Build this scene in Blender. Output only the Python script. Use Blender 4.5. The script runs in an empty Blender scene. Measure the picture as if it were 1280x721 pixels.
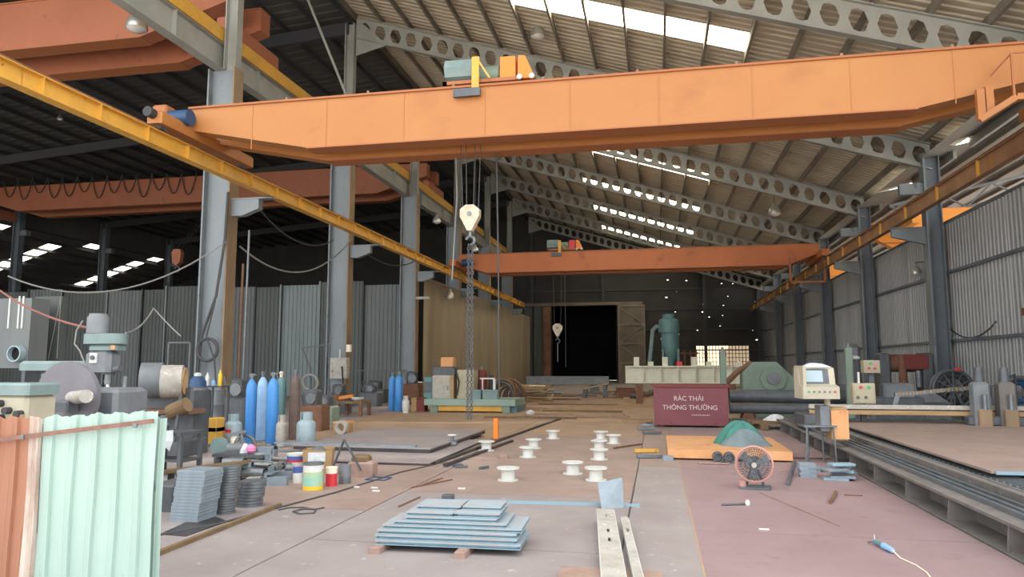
import bpy, bmesh, math, random
from mathutils import Vector, Matrix
R = random.Random(11)
scn = bpy.context.scene
COL = scn.collection
PI = math.pi

# ------------------------------------------------------------------ camera
F = 900.0; EYE = 1.65
PITCH = math.atan(97.0/F); YAW = math.atan(182.0*math.cos(PITCH)/F)
cam_d = bpy.data.cameras.new('camera'); cam = bpy.data.objects.new('camera', cam_d); COL.objects.link(cam)
cam_d.sensor_width = 36.0; cam_d.lens = 36.0*F/1280.0; cam_d.clip_end = 500; cam_d.clip_start = 0.05
cam.location = (0, 0, EYE); cam.rotation_euler = (PI/2+PITCH, 0, YAW)
scn.camera = cam

def ray(px, py):
    x = (px-640)/F; y = (360.5-py)/F
    fw = math.cos(PITCH)-y*math.sin(PITCH); up = math.sin(PITCH)+y*math.cos(PITCH)
    return Vector((x*math.cos(YAW)-fw*math.sin(YAW), x*math.sin(YAW)+fw*math.cos(YAW), up))
def G(px, py, z=0.0):            # point of a horizontal plane seen at a pixel
    r = ray(px, py); t = (z-EYE)/r.z
    return Vector((r.x*t, r.y*t, z))
def AY(px, py, Y):               # point of a plane Y = const
    r = ray(px, py); t = Y/r.y
    return Vector((r.x*t, Y, EYE+r.z*t))
def AX(px, py, X):
    r = ray(px, py); t = X/r.x
    return Vector((X, r.y*t, EYE+r.z*t))

# ------------------------------------------------------------------ sky, light, exposure
FRONT = 11.0
w = bpy.data.worlds.new('sky'); scn.world = w; w.use_nodes = True
wb = w.node_tree.nodes['Background']
wb.inputs[0].default_value = (0.97, 0.985, 1.0, 1); wb.inputs[1].default_value = 1.0
scn.view_settings.view_transform = 'Standard'; scn.view_settings.look = 'None'
scn.view_settings.gamma = 1.0; scn.view_settings.use_curve_mapping = False
scn.view_settings.exposure = 1.55
sun_d = bpy.data.lights.new('sun', 'SUN'); sun_d.energy = 13.0; sun_d.angle = .03; sun_d.color = (1.0, .95, .86)
sun = bpy.data.objects.new('sun', sun_d); COL.objects.link(sun); sun.location = (20, 20, 40)
sun.rotation_euler = Vector((-.5, -.95, -1.0)).to_track_quat('-Z', 'Y').to_euler()
def portal(loc, rot, sx, sy):
    l = bpy.data.lights.new('sky_portal', 'AREA'); l.shape = 'RECTANGLE'; l.size = sx; l.size_y = sy
    l.cycles.is_portal = True
    o = bpy.data.objects.new('sky_portal', l); COL.objects.link(o); o.location = loc; o.rotation_euler = rot
portal((-19, FRONT-0.2, 7.6), (PI/2, 0, 0), 60, 15.2)

# ------------------------------------------------------------------ materials
def lin(h):
    h = h.lstrip('#'); c = [int(h[i:i+2], 16)/255 for i in (0, 2, 4)]
    return tuple(((v/12.92) if v <= .04045 else ((v+.055)/1.055)**2.4) for v in c)+(1,)
MATS = {}
def M(name, c1, rough=.6, metal=0., c2=None, scale=3., stretch=(1, 1, 1), lo=.35, hi=.7, bump=0., c3=None, scale3=14., lo3=.6, hi3=.7):
    m = bpy.data.materials.new(name); m.use_nodes = True; nt = m.node_tree; b = nt.nodes['Principled BSDF']
    b.inputs['Roughness'].default_value = rough; b.inputs['Metallic'].default_value = metal
    if c2 is None:
        b.inputs['Base Color'].default_value = lin(c1)
    else:
        tc = nt.nodes.new('ShaderNodeTexCoord'); mp = nt.nodes.new('ShaderNodeMapping'); mp.inputs['Scale'].default_value = stretch
        nt.links.new(tc.outputs['Object'], mp.inputs['Vector'])
        def layer(sc, lo, hi):
            n = nt.nodes.new('ShaderNodeTexNoise'); n.inputs['Scale'].default_value = sc; n.inputs['Detail'].default_value = 6; n.inputs['Roughness'].default_value = .62
            nt.links.new(mp.outputs[0], n.inputs['Vector'])
            mr = nt.nodes.new('ShaderNodeMapRange'); mr.inputs[1].default_value = lo; mr.inputs[2].default_value = hi
            nt.links.new(n.outputs[0], mr.inputs[0]); return n, mr
        n, mr = layer(scale, lo, hi)
        mx = nt.nodes.new('ShaderNodeMix'); mx.data_type = 'RGBA'
        mx.inputs[6].default_value = lin(c1); mx.inputs[7].default_value = lin(c2)
        nt.links.new(mr.outputs[0], mx.inputs[0]); out = mx.outputs[2]
        if c3:
            n3, mr3 = layer(scale3, lo3, hi3)
            m3 = nt.nodes.new('ShaderNodeMix'); m3.data_type = 'RGBA'; m3.inputs[7].default_value = lin(c3)
            nt.links.new(mr3.outputs[0], m3.inputs[0]); nt.links.new(out, m3.inputs[6]); out = m3.outputs[2]
        nt.links.new(out, b.inputs['Base Color'])
        if bump:
            bp = nt.nodes.new('ShaderNodeBump'); bp.inputs['Strength'].default_value = bump; bp.inputs['Distance'].default_value = .02
            nt.links.new(n.outputs[0], bp.inputs['Height']); nt.links.new(bp.outputs[0], b.inputs['Normal'])
    MATS[name] = m; return m
def Mglow(name, c, s):
    m = bpy.data.materials.new(name); m.use_nodes = True; b = m.node_tree.nodes['Principled BSDF']
    b.inputs['Base Color'].default_value = lin(c); b.inputs['Emission Color'].default_value = lin(c); b.inputs['Emission Strength'].default_value = s
    MATS[name] = m
def Mpane(name, c, ft=.5):
    m = bpy.data.materials.new(name); m.use_nodes = True; nt = m.node_tree; nt.nodes.clear()
    o = nt.nodes.new('ShaderNodeOutputMaterial'); t = nt.nodes.new('ShaderNodeBsdfTransparent'); l = nt.nodes.new('ShaderNodeBsdfTranslucent'); x = nt.nodes.new('ShaderNodeMixShader')
    t.inputs[0].default_value = lin(c); l.inputs[0].default_value = lin(c); x.inputs[0].default_value = 1-ft
    nt.links.new(t.outputs[0], x.inputs[1]); nt.links.new(l.outputs[0], x.inputs[2]); nt.links.new(x.outputs[0], o.inputs[0]); MATS[name] = m

M('concrete', '#8f8683', .85, 0, '#a79e9b', 1.1, bump=.1, c3='#6f6663', scale3=5)
M('plate_brown', '#927e75', .62, .1, '#a08c82', 1.3, c3='#7f6a5e', scale3=3.2, lo3=.58, hi3=.75)
M('plate_rust', '#ab9078', .75, .05, '#98806b', 1.4, c3='#b8997d', scale3=4)
M('plate_pink', '#8f7778', .6, .1, '#9a8485', .9, c3='#82696a', scale3=3, lo3=.58, hi3=.75)
M('plate_grey', '#8e8482', .62, .1, '#9d9491', 1.0, c3='#b5b0ae', scale3=7, lo3=.63, hi3=.7)
M('plate_dark', '#3b3a3d', .5, .4, '#54504f', 2)
M('yard', '#a8a29a', .9, 0, '#8f897f', .4)
M('roof_sheet', '#d2cab6', .6, .0, '#bfb6a3', .5, stretch=(.3, 3, 1), c3='#a99d88', scale3=.8)
M('roof_annex', '#77756f', .7, 0, '#67655f', .6)
M('roof_dark', '#5c5b58', .75, .1, '#4b4b4a', .5)
M('purlin', '#8a8377', .7, .05, '#756e63', 1)
M('purlin_dark', '#3d3e42', .7)
M('rafter', '#a2a39c', .6, .05, '#8e8f88', .8)
M('column', '#858d92', .55, .1, '#747c80', .9, stretch=(1, 1, .3), c3='#5d605f', scale3=2.5)
M('column_tan', '#9b8468', .7, .1, '#7d6a55', 1.2, stretch=(1, 1, .4))
M('column_dark', '#727a82', .6, .1, '#636b73', 1)
M('orange', '#ac6f3a', .5, 0, '#b17941', .5, stretch=(.6, 1, .8), c3='#9f6536', scale3=1.2, lo3=.55, hi3=.8)
M('orange_edge', '#a3653d', .6)
M('orange_red', '#a8684c', .55, 0, '#9c5f45', .6, c3='#8c553b', scale3=1.5)
M('orange_far', '#c0703f', .55, 0, '#b06539', .5, c3='#9f5a36', scale3=1)
M('orange_annex', '#f0a040', .5)
M('yellow', '#dba844', .5, 0, '#c79843', 2, c3='#8f6a2a', scale3=9, lo3=.62, hi3=.7)
M('runway_rust', '#a98262', .7, .1, '#8e6a4e', 1.2, c3='#b5782f', scale3=1.1, lo3=.6, hi3=.65)
M('wall_grey', '#a6a9ab', .5, .1, '#96999b', .35, stretch=(1, 1, .2), c3='#828384', scale3=.9, lo3=.5, hi3=.8)
M('panel_a', '#6f7474', .6, .1, '#5d6262', .5, stretch=(1, 1, .25))
M('panel_b', '#5b605e', .6, .1, '#4a4f4d', .5, stretch=(1, 1, .25))
M('panel_c', '#7f8a8b', .55, .1, '#6a7576', .5, stretch=(1, 1, .25))
M('panel_tan', '#ad9f86', .75, 0, '#988a72', .5, stretch=(1, 1, .15), c3='#827560', scale3=.8, lo3=.55, hi3=.8)
M('back_wall', '#3d3b38', .8, 0, '#302f2e', .5)
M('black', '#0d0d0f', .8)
M('rubber', '#38393c', .7)
M('door_frame', '#8d6650', .75, 0, '#6c4b3a', 1)
M('door_sheet', '#7b7163', .75, 0, '#675d50', .8)
M('mint', '#a9c1b8', .5, 0, '#9db5ac', 1.2, stretch=(1, 1, .3), c3='#88998f', scale3=9, lo3=.66, hi3=.72)
M('sheet_orange', '#a5745c', .6, 0, '#96674f', 2, stretch=(1, 1, .3), c3='#84593f', scale3=6)
M('sheet_rust', '#a08476', .7, 0, '#c9c0b4', 6, stretch=(1, 1, .3))
M('strap', '#8d6a5e', .8, 0, '#75564b', 12)
M('mint_steel', '#8fabb8', .5, .05, '#82a0ae', 5, c3='#9a928c', scale3=6, lo3=.64, hi3=.72)
M('mint_dusty', '#97a9b1', .6, .05, '#a39d9b', 4, c3='#86a2ae', scale3=9)
M('grey_blue', '#8d9aa3', .5, .2, '#7c8890', 6)
M('white_paint', '#d3d5d0', .5, 0, '#c2c3bc', 4)
M('white_steel', '#b5b1a8', .6, 0, '#9b958b', 6, c3='#d8d6d0', scale3=11)
M('white_girder', '#d9dac8', .6, 0, '#c4c3ae', 1.2)
M('rust', '#70503f', .8, .1, '#835f4a', 5, c3='#54402f', scale3=9)
M('rusty_pink', '#a08679', .8, 0, '#8b7166', 7)
M('wood', '#b0926a', .8, 0, '#967a55', 3, stretch=(.4, 4, 4))
M('wood_dark', '#7b6548', .8, 0, '#66523a', 3)
M('steel', '#7d8387', .4, .5, '#686e72', 4)
M('steel_dark', '#62666a', .55, .25, '#505458', 4)
M('machine_grey', '#7d8286', .55, .1, '#696e73', 3)
M('machine_teal', '#7f9391', .5, 0, '#6c807f', 3)
M('disc_grey', '#7a797f', .6, .1, '#6c6b71', 3)
M('machine_green', '#7f9182', .55, 0, '#6f8173', 1.5)
M('platform_green', '#93ab9f', .6, 0, '#849b8f', 1.5)
M('teal', '#64898c', .5, 0, '#567a7e', 1.5)
M('beige', '#b9b3a0', .6, 0, '#a7a08b', 2)
M('cabinet', '#b3ab93', .65, 0, '#a19880', 1.5)
M('blue', '#3f86cc', .4, 0, '#4f94d6', 3)
M('blue_pale', '#9dbfe0', .45, 0, '#7fabda', 4)
M('blue_dark', '#27486d', .5)
M('lpg', '#9fb2b8', .45, .1, '#8c9fa5', 5)
M('brown_gas', '#6e5c54', .6, 0, '#5c4c46', 4)
M('red', '#c8313c', .5)
M('red_bin', '#7d444b', .6, 0, '#6f3a42', 1.5, c3='#5f3238', scale3=5)
M('lettering', '#c9b5b5', .7)
M('red_dark', '#71312d', .6)
M('cream', '#e8dfc8', .6)
M('yellow_paint', '#e3bd2c', .5)
M('can_teal', '#7fc1bd', .5, 0, '#c9c46c', 5, stretch=(.3, .3, 2))
M('can_white', '#dcdcd8', .5, 0, '#c7c7c2', 6)
M('can_blue', '#4d5fa0', .5)
M('glass', '#9fb6c4', .15)
M('screen', '#9fb3bd', .2)
M('cloth_teal', '#4a8579', .9, 0, '#3f766c', 5)
M('cloth_grey', '#76868a', .9, 0, '#66767b', 5)
M('cloth_white', '#d5d9dc', .9, 0, '#b5babd', 9)
M('orange_table', '#cf9460', .6, 0, '#d6a273', 2, c3='#c07c4e', scale3=3)
M('fan_pink', '#b98a80', .6)
M('lamp_metal', '#c9c9c4', .3, .7)
M('lamp_glass', '#e8e8e2', .15, .3)
M('hook_cream', '#d8cdb8', .6, 0, '#b5a78f', 6)
M('cardboard', '#a3865f', .85)
M('pink', '#e886b2', .5)
M('slag', '#5d6264', .9, .1, '#45494b', 5, bump=.6, c3='#8d9496', scale3=14)
M('bed_grey', '#7d7874', .7, .2, '#67625f', 4, c3='#918b86', scale3=8)
M('cable', '#4a4a4a', .7)
M('cable_light', '#8b8a85', .7)
M('hose_red', '#8d5a50', .7)
M('post_orange', '#e2822d', .5)
M('led_green', '#2fae5f', .4); M('led_red', '#c23a36', .4); M('led_pink', '#d68aa5', .4)
Mpane('pane', '#fff6df', .0)
Mpane('mesh_glass', '#8f7f6a', .3)

# ------------------------------------------------------------------ builders
class MB:
    def __init__(s): s.v = []; s.f = []
    def add(s, vs, fs):
        n = len(s.v); s.v += [tuple(v) for v in vs]; s.f += [tuple(i+n for i in f) for f in fs]; return s
    def box(s, x0, x1, y0, y1, z0, z1):
        return s.add([(x0,y0,z0),(x1,y0,z0),(x1,y1,z0),(x0,y1,z0),(x0,y0,z1),(x1,y0,z1),(x1,y1,z1),(x0,y1,z1)],
                     [(0,3,2,1),(4,5,6,7),(0,1,5,4),(1,2,6,5),(2,3,7,6),(3,0,4,7)])
    def bev(s, x0, x1, y0, y1, z0, z1, b):          # box with chamfered vertical and top edges
        p = [(x0+b,y0),(x1-b,y0),(x1,y0+b),(x1,y1-b),(x1-b,y1),(x0+b,y1),(x0,y1-b),(x0,y0+b)]
        cx, cy = (x0+x1)/2, (y0+y1)/2; kx = 1-2*b/(x1-x0); ky = 1-2*b/(y1-y0)
        q = [(cx+(a-cx)*kx, cy+(c-cy)*ky) for a, c in p]
        vs = [(a,c,z0) for a,c in p]+[(a,c,z1-b) for a,c in p]+[(a,c,z1) for a,c in q]
        fs = [tuple(range(7,-1,-1)), tuple(range(16,24))]
        for k in range(8):
            j = (k+1)%8; fs += [(k,j,8+j,8+k),(8+k,8+j,16+j,16+k)]
        return s.add(vs, fs)
    def bar(s, a, b, w, h, up=(0,0,1)):              # rectangular bar between two points
        a = Vector(a); b = Vector(b); d = (b-a).normalized(); u = Vector(up)
        if abs(d.dot(u)) > .98: u = Vector((0,1,0))
        r = d.cross(u).normalized(); u = r.cross(d).normalized()
        vs = [p+r*(w/2*i)+u*(h/2*j) for p in (a,b) for i,j in ((-1,-1),(1,-1),(1,1),(-1,1))]
        return s.add(vs, [(3,2,1,0),(4,5,6,7),(0,1,5,4),(1,2,6,5),(2,3,7,6),(3,0,4,7)])
    def cyl(s, a, b, r, n=16, r2=None, cap=True):
        a = Vector(a); b = Vector(b); r2 = r if r2 is None else r2
        d = (b-a).normalized(); u = Vector((0,0,1)) if abs(d.z) < .9 else Vector((1,0,0))
        x = d.cross(u).normalized(); y = d.cross(x)
        vs = [a+(x*math.cos(t)+y*math.sin(t))*r for t in [2*PI*k/n for k in range(n)]]+[b+(x*math.cos(t)+y*math.sin(t))*r2 for t in [2*PI*k/n for k in range(n)]]
        fs = [(k,(k+1)%n,n+(k+1)%n,n+k) for k in range(n)]
        if cap: fs += [tuple(range(n-1,-1,-1)), tuple(range(n,2*n))]
        return s.add(vs, fs)
    def ring(s, a, b, ro, ri, n=20):                 # pipe with wall thickness
        a = Vector(a); b = Vector(b); d = (b-a).normalized(); u = Vector((0,0,1)) if abs(d.z) < .9 else Vector((1,0,0))
        x = d.cross(u).normalized(); y = d.cross(x); vs = []
        for p, r in ((a,ro),(b,ro),(b,ri),(a,ri)):
            vs += [p+(x*math.cos(2*PI*k/n)+y*math.sin(2*PI*k/n))*r for k in range(n)]
        fs = []
        for q in range(4):
            for k in range(n):
                j = (k+1)%n; q2 = (q+1)%4; fs.append((q*n+k,q*n+j,q2*n+j,q2*n+k))
        return s.add(vs, fs)
    def lathe(s, c, prof, n=16):                     # prof = [(r,z)...] about vertical axis at c
        c = Vector(c); vs = []
        for r, z in prof: vs += [(c.x+r*math.cos(2*PI*k/n), c.y+r*math.sin(2*PI*k/n), c.z+z) for k in range(n)]
        fs = [(i*n+k,i*n+(k+1)%n,(i+1)*n+(k+1)%n,(i+1)*n+k) for i in range(len(prof)-1) for k in range(n)]
        fs += [tuple(range(n-1,-1,-1)), tuple(range((len(prof)-1)*n, len(prof)*n))]
        return s.add(vs, fs)
    def tube(s, pts, r, n=6):
        pts = [Vector(p) for p in pts]; vs = []; L = len(pts); x = None
        for i, p in enumerate(pts):
            d = (pts[min(i+1,L-1)]-pts[max(i-1,0)]).normalized()
            u = Vector((0,0,1)) if abs(d.z) < .95 else Vector((1,0,0))
            if x is None: x = d.cross(u).normalized()
            else:
                x = (x-d*x.dot(d)); x = x.normalized() if x.length > 1e-4 else d.cross(u).normalized()
            y = d.cross(x)
            vs += [p+(x*math.cos(2*PI*k/n)+y*math.sin(2*PI*k/n))*r for k in range(n)]
        fs = [(i*n+k,i*n+(k+1)%n,(i+1)*n+(k+1)%n,(i+1)*n+k) for i in range(L-1) for k in range(n)]
        fs += [tuple(range(n-1,-1,-1)), tuple(range((L-1)*n,L*n))]
        return s.add(vs, fs)
    def prism(s, poly, a0, a1, ax='y'):              # polygon extruded along an axis; poly (x,z) for y, (y,z) for x, (x,y) for z
        n = len(poly); vs = []
        for a in (a0, a1):
            for p, q in poly: vs.append((p,a,q) if ax == 'y' else (a,p,q) if ax == 'x' else (p,q,a))
        return s.add(vs, [tuple(range(n-1,-1,-1)), tuple(range(n,2*n))]+[(k,(k+1)%n,n+(k+1)%n,n+k) for k in range(n)])
    def torus(s, c, axis, Rr, r, n=24, m=6, a0=0, a1=2*PI):
        c = Vector(c); d = Vector(axis).normalized(); u = Vector((0,0,1)) if abs(d.z) < .9 else Vector((1,0,0))
        x = d.cross(u).normalized(); y = d.cross(x)
        return s.tube([c+(x*math.cos(a0+(a1-a0)*k/n)+y*math.sin(a0+(a1-a0)*k/n))*Rr for k in range(n+1)], r, m)
    def corr(s, o, u, v, nrm, ul, vl, per, dep, nv=1):   # trapezoid corrugated sheet
        o = Vector(o); u = Vector(u); v = Vector(v); nrm = Vector(nrm); pr = []; t = 0
        while t < ul-1e-6:
            for a, h in ((0,0),(.3,0),(.4,1),(.75,1),(.85,0)):
                q = t+a*per
                if q <= ul: pr.append((q,h*dep))
            t += per
        pr.append((ul,0)); n = len(pr); vs = []
        for j in range(nv+1): vs += [o+u*q+nrm*h+v*(vl*j/nv) for q, h in pr]
        return s.add(vs, [(j*n+k,j*n+k+1,(j+1)*n+k+1,(j+1)*n+k) for j in range(nv) for k in range(n-1)])
    def build(s, name, mat, parent=None, world=False, smooth=False, loc=None, solid=0):
        me = bpy.data.meshes.new(name); vs = s.v
        if world and parent is not None:
            pm = parent.matrix_basis.copy(); g = parent.parent
            while g is not None: pm = g.matrix_basis @ pm; g = g.parent
            l = pm.inverted()
            vs = [tuple(l @ Vector(v)) for v in vs]
        if loc is not None:
            vs = [(a-loc[0], b-loc[1], c-loc[2]) for a, b, c in vs]
        me.from_pydata(vs, [], s.f); me.materials.append(MATS[mat])
        bm = bmesh.new(); bm.from_mesh(me); bmesh.ops.recalc_face_normals(bm, faces=bm.faces); bm.to_mesh(me); bm.free()
        if smooth:
            me.polygons.foreach_set('use_smooth', [True]*len(me.polygons))
            me.set_sharp_from_angle(angle=.7)
        o = bpy.data.objects.new(name, me); COL.objects.link(o); o.parent = parent
        if loc is not None: o.location = loc
        if solid:
            md = o.modifiers.new('thickness', 'SOLIDIFY'); md.thickness = solid; md.offset = 0
        return o
def tag(o, label, cat, group=None):
    o['label'] = label; o['category'] = cat
    if group: o['group'] = group
    return o
def thing(name, label, cat, loc=(0,0,0), rz=0., group=None):
    o = bpy.data.objects.new(name, None); COL.objects.link(o); o.empty_display_size = .2
    loc = Vector(loc); o.matrix_basis = Matrix.Translation(loc) @ Matrix.Rotation(rz, 4, 'Z')
    return tag(o, label, cat, group)
def struct(o): o['kind'] = 'structure'; return o
def stuff(o): o['kind'] = 'stuff'; return o
def copy_tree(o, loc=None, rz=None, label=None, parent=None):
    c = o.copy(); COL.objects.link(c)
    if parent: c.parent = parent
    else:
        if loc is not None: c.matrix_basis = Matrix.Translation(Vector(loc)) @ Matrix.Rotation(rz or 0., 4, 'Z')
        if label: c['label'] = label
    for ch in list(o.children): copy_tree(ch, parent=c)
    return c
def piece(mb, name, mat, label, cat, group=None, smooth=False, base=None, solid=0):   # thing that is one mesh, origin at its base
    if base is None:
        xs = [v[0] for v in mb.v]; ys = [v[1] for v in mb.v]; base = ((min(xs)+max(xs))/2, (min(ys)+max(ys))/2, min(v[2] for v in mb.v))
    o = mb.build(name, mat, loc=base, smooth=smooth, solid=solid); return tag(o, label, cat, group)
def sag(a, b, d, n=14):
    a = Vector(a); b = Vector(b)
    return [a.lerp(b, t/n)-Vector((0,0,d*4*(t/n)*(1-t/n))) for t in range(n+1)]

# ================================================================== STRUCTURE
FY = [10.9+8.7*k for k in range(8)]
BACK = 72.3
def zr(X): return 14.95-.315*(X+5.63)
def zl(X): return 17.0-.07*(-12.9-X)
def z3(X): return 12.6-.315*(-48-X)
def za(X): return 9.4+.2*(X-10.7)

# ---- ground and floor
mb = MB(); mb.box(-90, 70, -60, 130, -.3, -.06); y = struct(mb.build('floor_yard', 'yard')); y['label'] = 'pale concrete yard around the shed'
fl = struct(MB().box(-62, 28, -6, BACK+14, -.25, -.012).build('floor', 'concrete'))
def plate(x0, x1, y0, y1, m, z=0., t=.012, nm='floor_plate'):
    return MB().box(x0, x1, y0, y1, z-t, z).build(nm, m, fl)
plate(-6.6, -3.33, 4.2, 8.0, 'plate_grey'); plate(-3.3, -.36, 3.2, 6.6, 'plate_grey'); plate(-3.3, -.36, 6.62, 9.3, 'plate_grey')
plate(-3.3, -.36, 9.32, 12.6, 'plate_brown'); plate(-3.6, -.36, 12.62, 17.4, 'plate_brown'); plate(-6.7, -3.33, 8.02, 11.6, 'plate_brown')
plate(-9.4, -3.63, 15.2, 20.6, 'plate_rust'); plate(-3.6, -.36, 17.42, 21.4, 'plate_rust'); plate(-6.7, -3.63, 11.62, 15.1, 'plate_brown')
plate(.34, 2.95, 3.2, 7.7, 'plate_pink'); plate(.34, 2.95, 7.72, 12.3, 'plate_pink'); plate(.34, 3.1, 12.32, 19.6, 'plate_pink')
plate(-.34, .32, 3.2, 12.4, 'plate_grey'); plate(-.34, .32, 12.42, 22.0, 'plate_brown')
plate(-9.4, -3.63, 20.65, 26, 'plate_rust'); plate(-3.6, -.2, 21.45, 27, 'plate_rust')
plate(-10, -2.6, 26.1, 33, 'plate_rust'); plate(-2.55, 3, 27.05, 34, 'plate_rust'); plate(-10.5, 3, 34.05, 44, 'plate_rust')
plate(.34, 2.9, 20.4, 27, 'plate_brown')
plate(-.36, -.34, 3.2, 21.4, 'plate_dark', .002, .01, 'joint_strip'); plate(.32, .34, 3.2, 19.6, 'plate_rust', .002, .01, 'joint_strip')

# ---- main roof with skylights
SX0, SX1 = -4.85, 3.13
roof = bpy.data.objects.new('ceiling', None); COL.objects.link(roof); struct(roof); roof['label'] = 'sloping corrugated metal roof with bright skylight strips over the main bay'
sl = [(f+3.4, f+4.8) for f in FY[1:7]]
mb = MB(); XL, XR = -12.9, 10.75; y0 = FRONT
def rseg(ya, yb, xa, xb): mb.corr((xa, ya, zr(xa)), (0,1,0), (1,0,-.315), (.3,0,.95), yb-ya, xb-xa, .34, .045)
for a, b in sl:
    rseg(y0, a, XL, XR); rseg(a, b, XL, SX0); rseg(a, b, SX1, XR); y0 = b
rseg(y0, BACK, XL, XR)
mb.build('roof_sheet', 'roof_sheet', roof)
PX = [SX0+1.33*k for k in range(-6, 12)]
for x in PX:
    MB().prism([(x-.04, zr(x)-.26), (x+.04, zr(x)-.28), (x+.04, zr(x)-.02), (x-.04, zr(x)-.005)], FRONT, BACK).build('purlin', 'purlin', roof)
for i, (a, b) in enumerate(sl):
    for k in range(6):
        xa = SX0+1.33*k+.03; xb = xa+1.27
        MB().add([(xa,a,zr(xa)+.03),(xb,a,zr(xb)+.03),(xb,b,zr(xb)+.03),(xa,b,zr(xa)+.03)], [(0,1,2,3)]).build('skylight_pane', 'pane', roof)

# ---- left bay roof, far left bay roof
rl = bpy.data.objects.new('ceiling_left', None); COL.objects.link(rl); struct(rl); rl['label'] = 'dark roof on close purlins over the left bay'
mb = MB(); mb.corr((-48, FRONT, zl(-48)), (0,1,0), (1,0,.07), (0,0,1), BACK-FRONT, 35.1, .6, .04); mb.build('roof_sheet', 'roof_dark', rl)
for k in range(24):
    x = -47.5+1.5*k; MB().box(x-.05, x+.05, FRONT, BACK, zl(x)-.27, zl(x)-.03).build('purlin', 'purlin_dark', rl)
r3 = bpy.data.objects.new('ceiling_far_left', None); COL.objects.link(r3); struct(r3); r3['label'] = 'low dark roof with lit skylights beyond the left bay'
mb = MB(); sk3 = []
for px, py in ((68, 316), (175, 325)):
    Y = AX(px, py, -50.2).y; sk3.append((Y-.7, Y+.7, -57.4, -50.2))
for px, py in ((0, 272), (120, 297), (197, 315)):
    Y = AX(px, py, -48.9).y; sk3.append((Y-.8, Y+.8, -49.5, -48.5))
ysb = sorted(set([FRONT, BACK]+[q for s in sk3 for q in s[:2]])); xsb = sorted(set([-62, -48]+[q for s in sk3 for q in s[2:]]))
for i in range(len(ysb)-1):
    for j in range(len(xsb)-1):
        a, b, c, d = ysb[i], ysb[i+1], xsb[j], xsb[j+1]; cy, cx = (a+b)/2, (c+d)/2
        if any(s[0] < cy < s[1] and s[2] < cx < s[3] for s in sk3): continue
        mb.add([(c,a,z3(c)),(d,a,z3(d)),(d,b,z3(d)),(c,b,z3(c))], [(0,1,2,3)])
mb.build('roof_sheet', 'roof_dark', r3)
for k in range(9):
    x = -48.2-1.45*k; MB().box(x-.05, x+.05, FRONT, BACK, z3(x)-.25, z3(x)-.03).build('purlin', 'purlin_dark', r3)
for a, b, c, d in sk3:
    MB().add([(c,a,z3(c)+.03),(d,a,z3(d)+.03),(d,b,z3(d)+.03),(c,b,z3(c)+.03)], [(0,1,2,3)]).build('skylight_pane', 'pane', r3)

# ---- annex roof at the right (slots of daylight at the valley)
ra = bpy.data.objects.new('ceiling_right', None); COL.objects.link(ra); struct(ra); ra['label'] = 'grey roof of the bay beyond the right wall'
ska = []
def PA(px, py):
    r = ray(px, py); t = (9.4-.2*10.7-EYE)/(r.z-.2*r.x); return Vector((r.x*t, r.y*t, EYE+r.z*t))
for p, q in (((1102, 240), (1142, 228)), ((1193, 182), (1212, 170)), ((1001, 366), (1020, 352))):
    A, B = PA(*p), PA(*q); ska.append((min(A.y,B.y), max(A.y,B.y), min(A.x,B.x)-.25, max(A.x,B.x)+.35))
mb = MB(); ysb = sorted(set([FRONT, BACK]+[q for s in ska for q in s[:2]])); xsb = sorted(set([10.75, 28]+[q for s in ska for q in s[2:]]))
for i in range(len(ysb)-1):
    for j in range(len(xsb)-1):
        a, b, c, d = ysb[i], ysb[i+1], xsb[j], xsb[j+1]; cy, cx = (a+b)/2, (c+d)/2
        if any(s[0] < cy < s[1] and s[2] < cx < s[3] for s in ska): continue
        mb.add([(c,a,za(c)),(d,a,za(d)),(d,b,za(d)),(c,b,za(c))], [(0,1,2,3)])
mb.build('roof_sheet', 'roof_annex', ra)
for a, b, c, d in ska:
    MB().add([(c,a,za(c)+.03),(d,a,za(d)+.03),(d,b,za(d)+.03),(c,b,za(c)+.03)], [(0,1,2,3)]).build('skylight_pane', 'pane', ra)
for k in range(9):
    x = 11.6+1.9*k; MB().box(x-.04, x+.04, FRONT, BACK, za(x)-.22, za(x)-.03).build('purlin', 'purlin', ra)
gaps = sorted((AX(p[0], p[1], 10.68).y, AX(q[0], q[1], 10.68).y) for p, q in (((1142, 228), (1100, 241)), ((1213, 169), (1193, 182)))); y = FRONT
for a, b in gaps+[(BACK, BACK)]:
    a, b = min(a, b), max(a, b); MB().box(10.62, 10.74, y, a, 9.1, zr(10.7)+.02).build('gutter', 'rafter', ra); y = b

# ---- walls
WX = 10.45
wr = bpy.data.objects.new('wall_right', None); COL.objects.link(wr); struct(wr); wr['label'] = 'tall grey corrugated metal wall behind the right-hand columns'
ZT = 6.85
for i in range(len(FY)-1):
    a = FY[i]+.02 if i else FRONT+1; b = FY[i+1]-.02; n = 2
    for k in range(n):
        MB().corr((WX, a+(b-a)*k/n, 0), (0,1,0), (0,0,1), (-1,0,0), (b-a)/n-.02, ZT-.03*((i+k)%3), .26, .035).build('corrugated_panel', 'wall_grey', wr)
for z in (2.55, 5.0):
    MB().box(WX-.16, WX-.05, FRONT+1, BACK, z-.05, z+.05).build('girt', 'column_dark', wr)
MB().box(WX-.06, WX+.06, FRONT+1, BACK, ZT-.04, ZT+.05).build('wall_cap', 'column_dark', wr)

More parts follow.
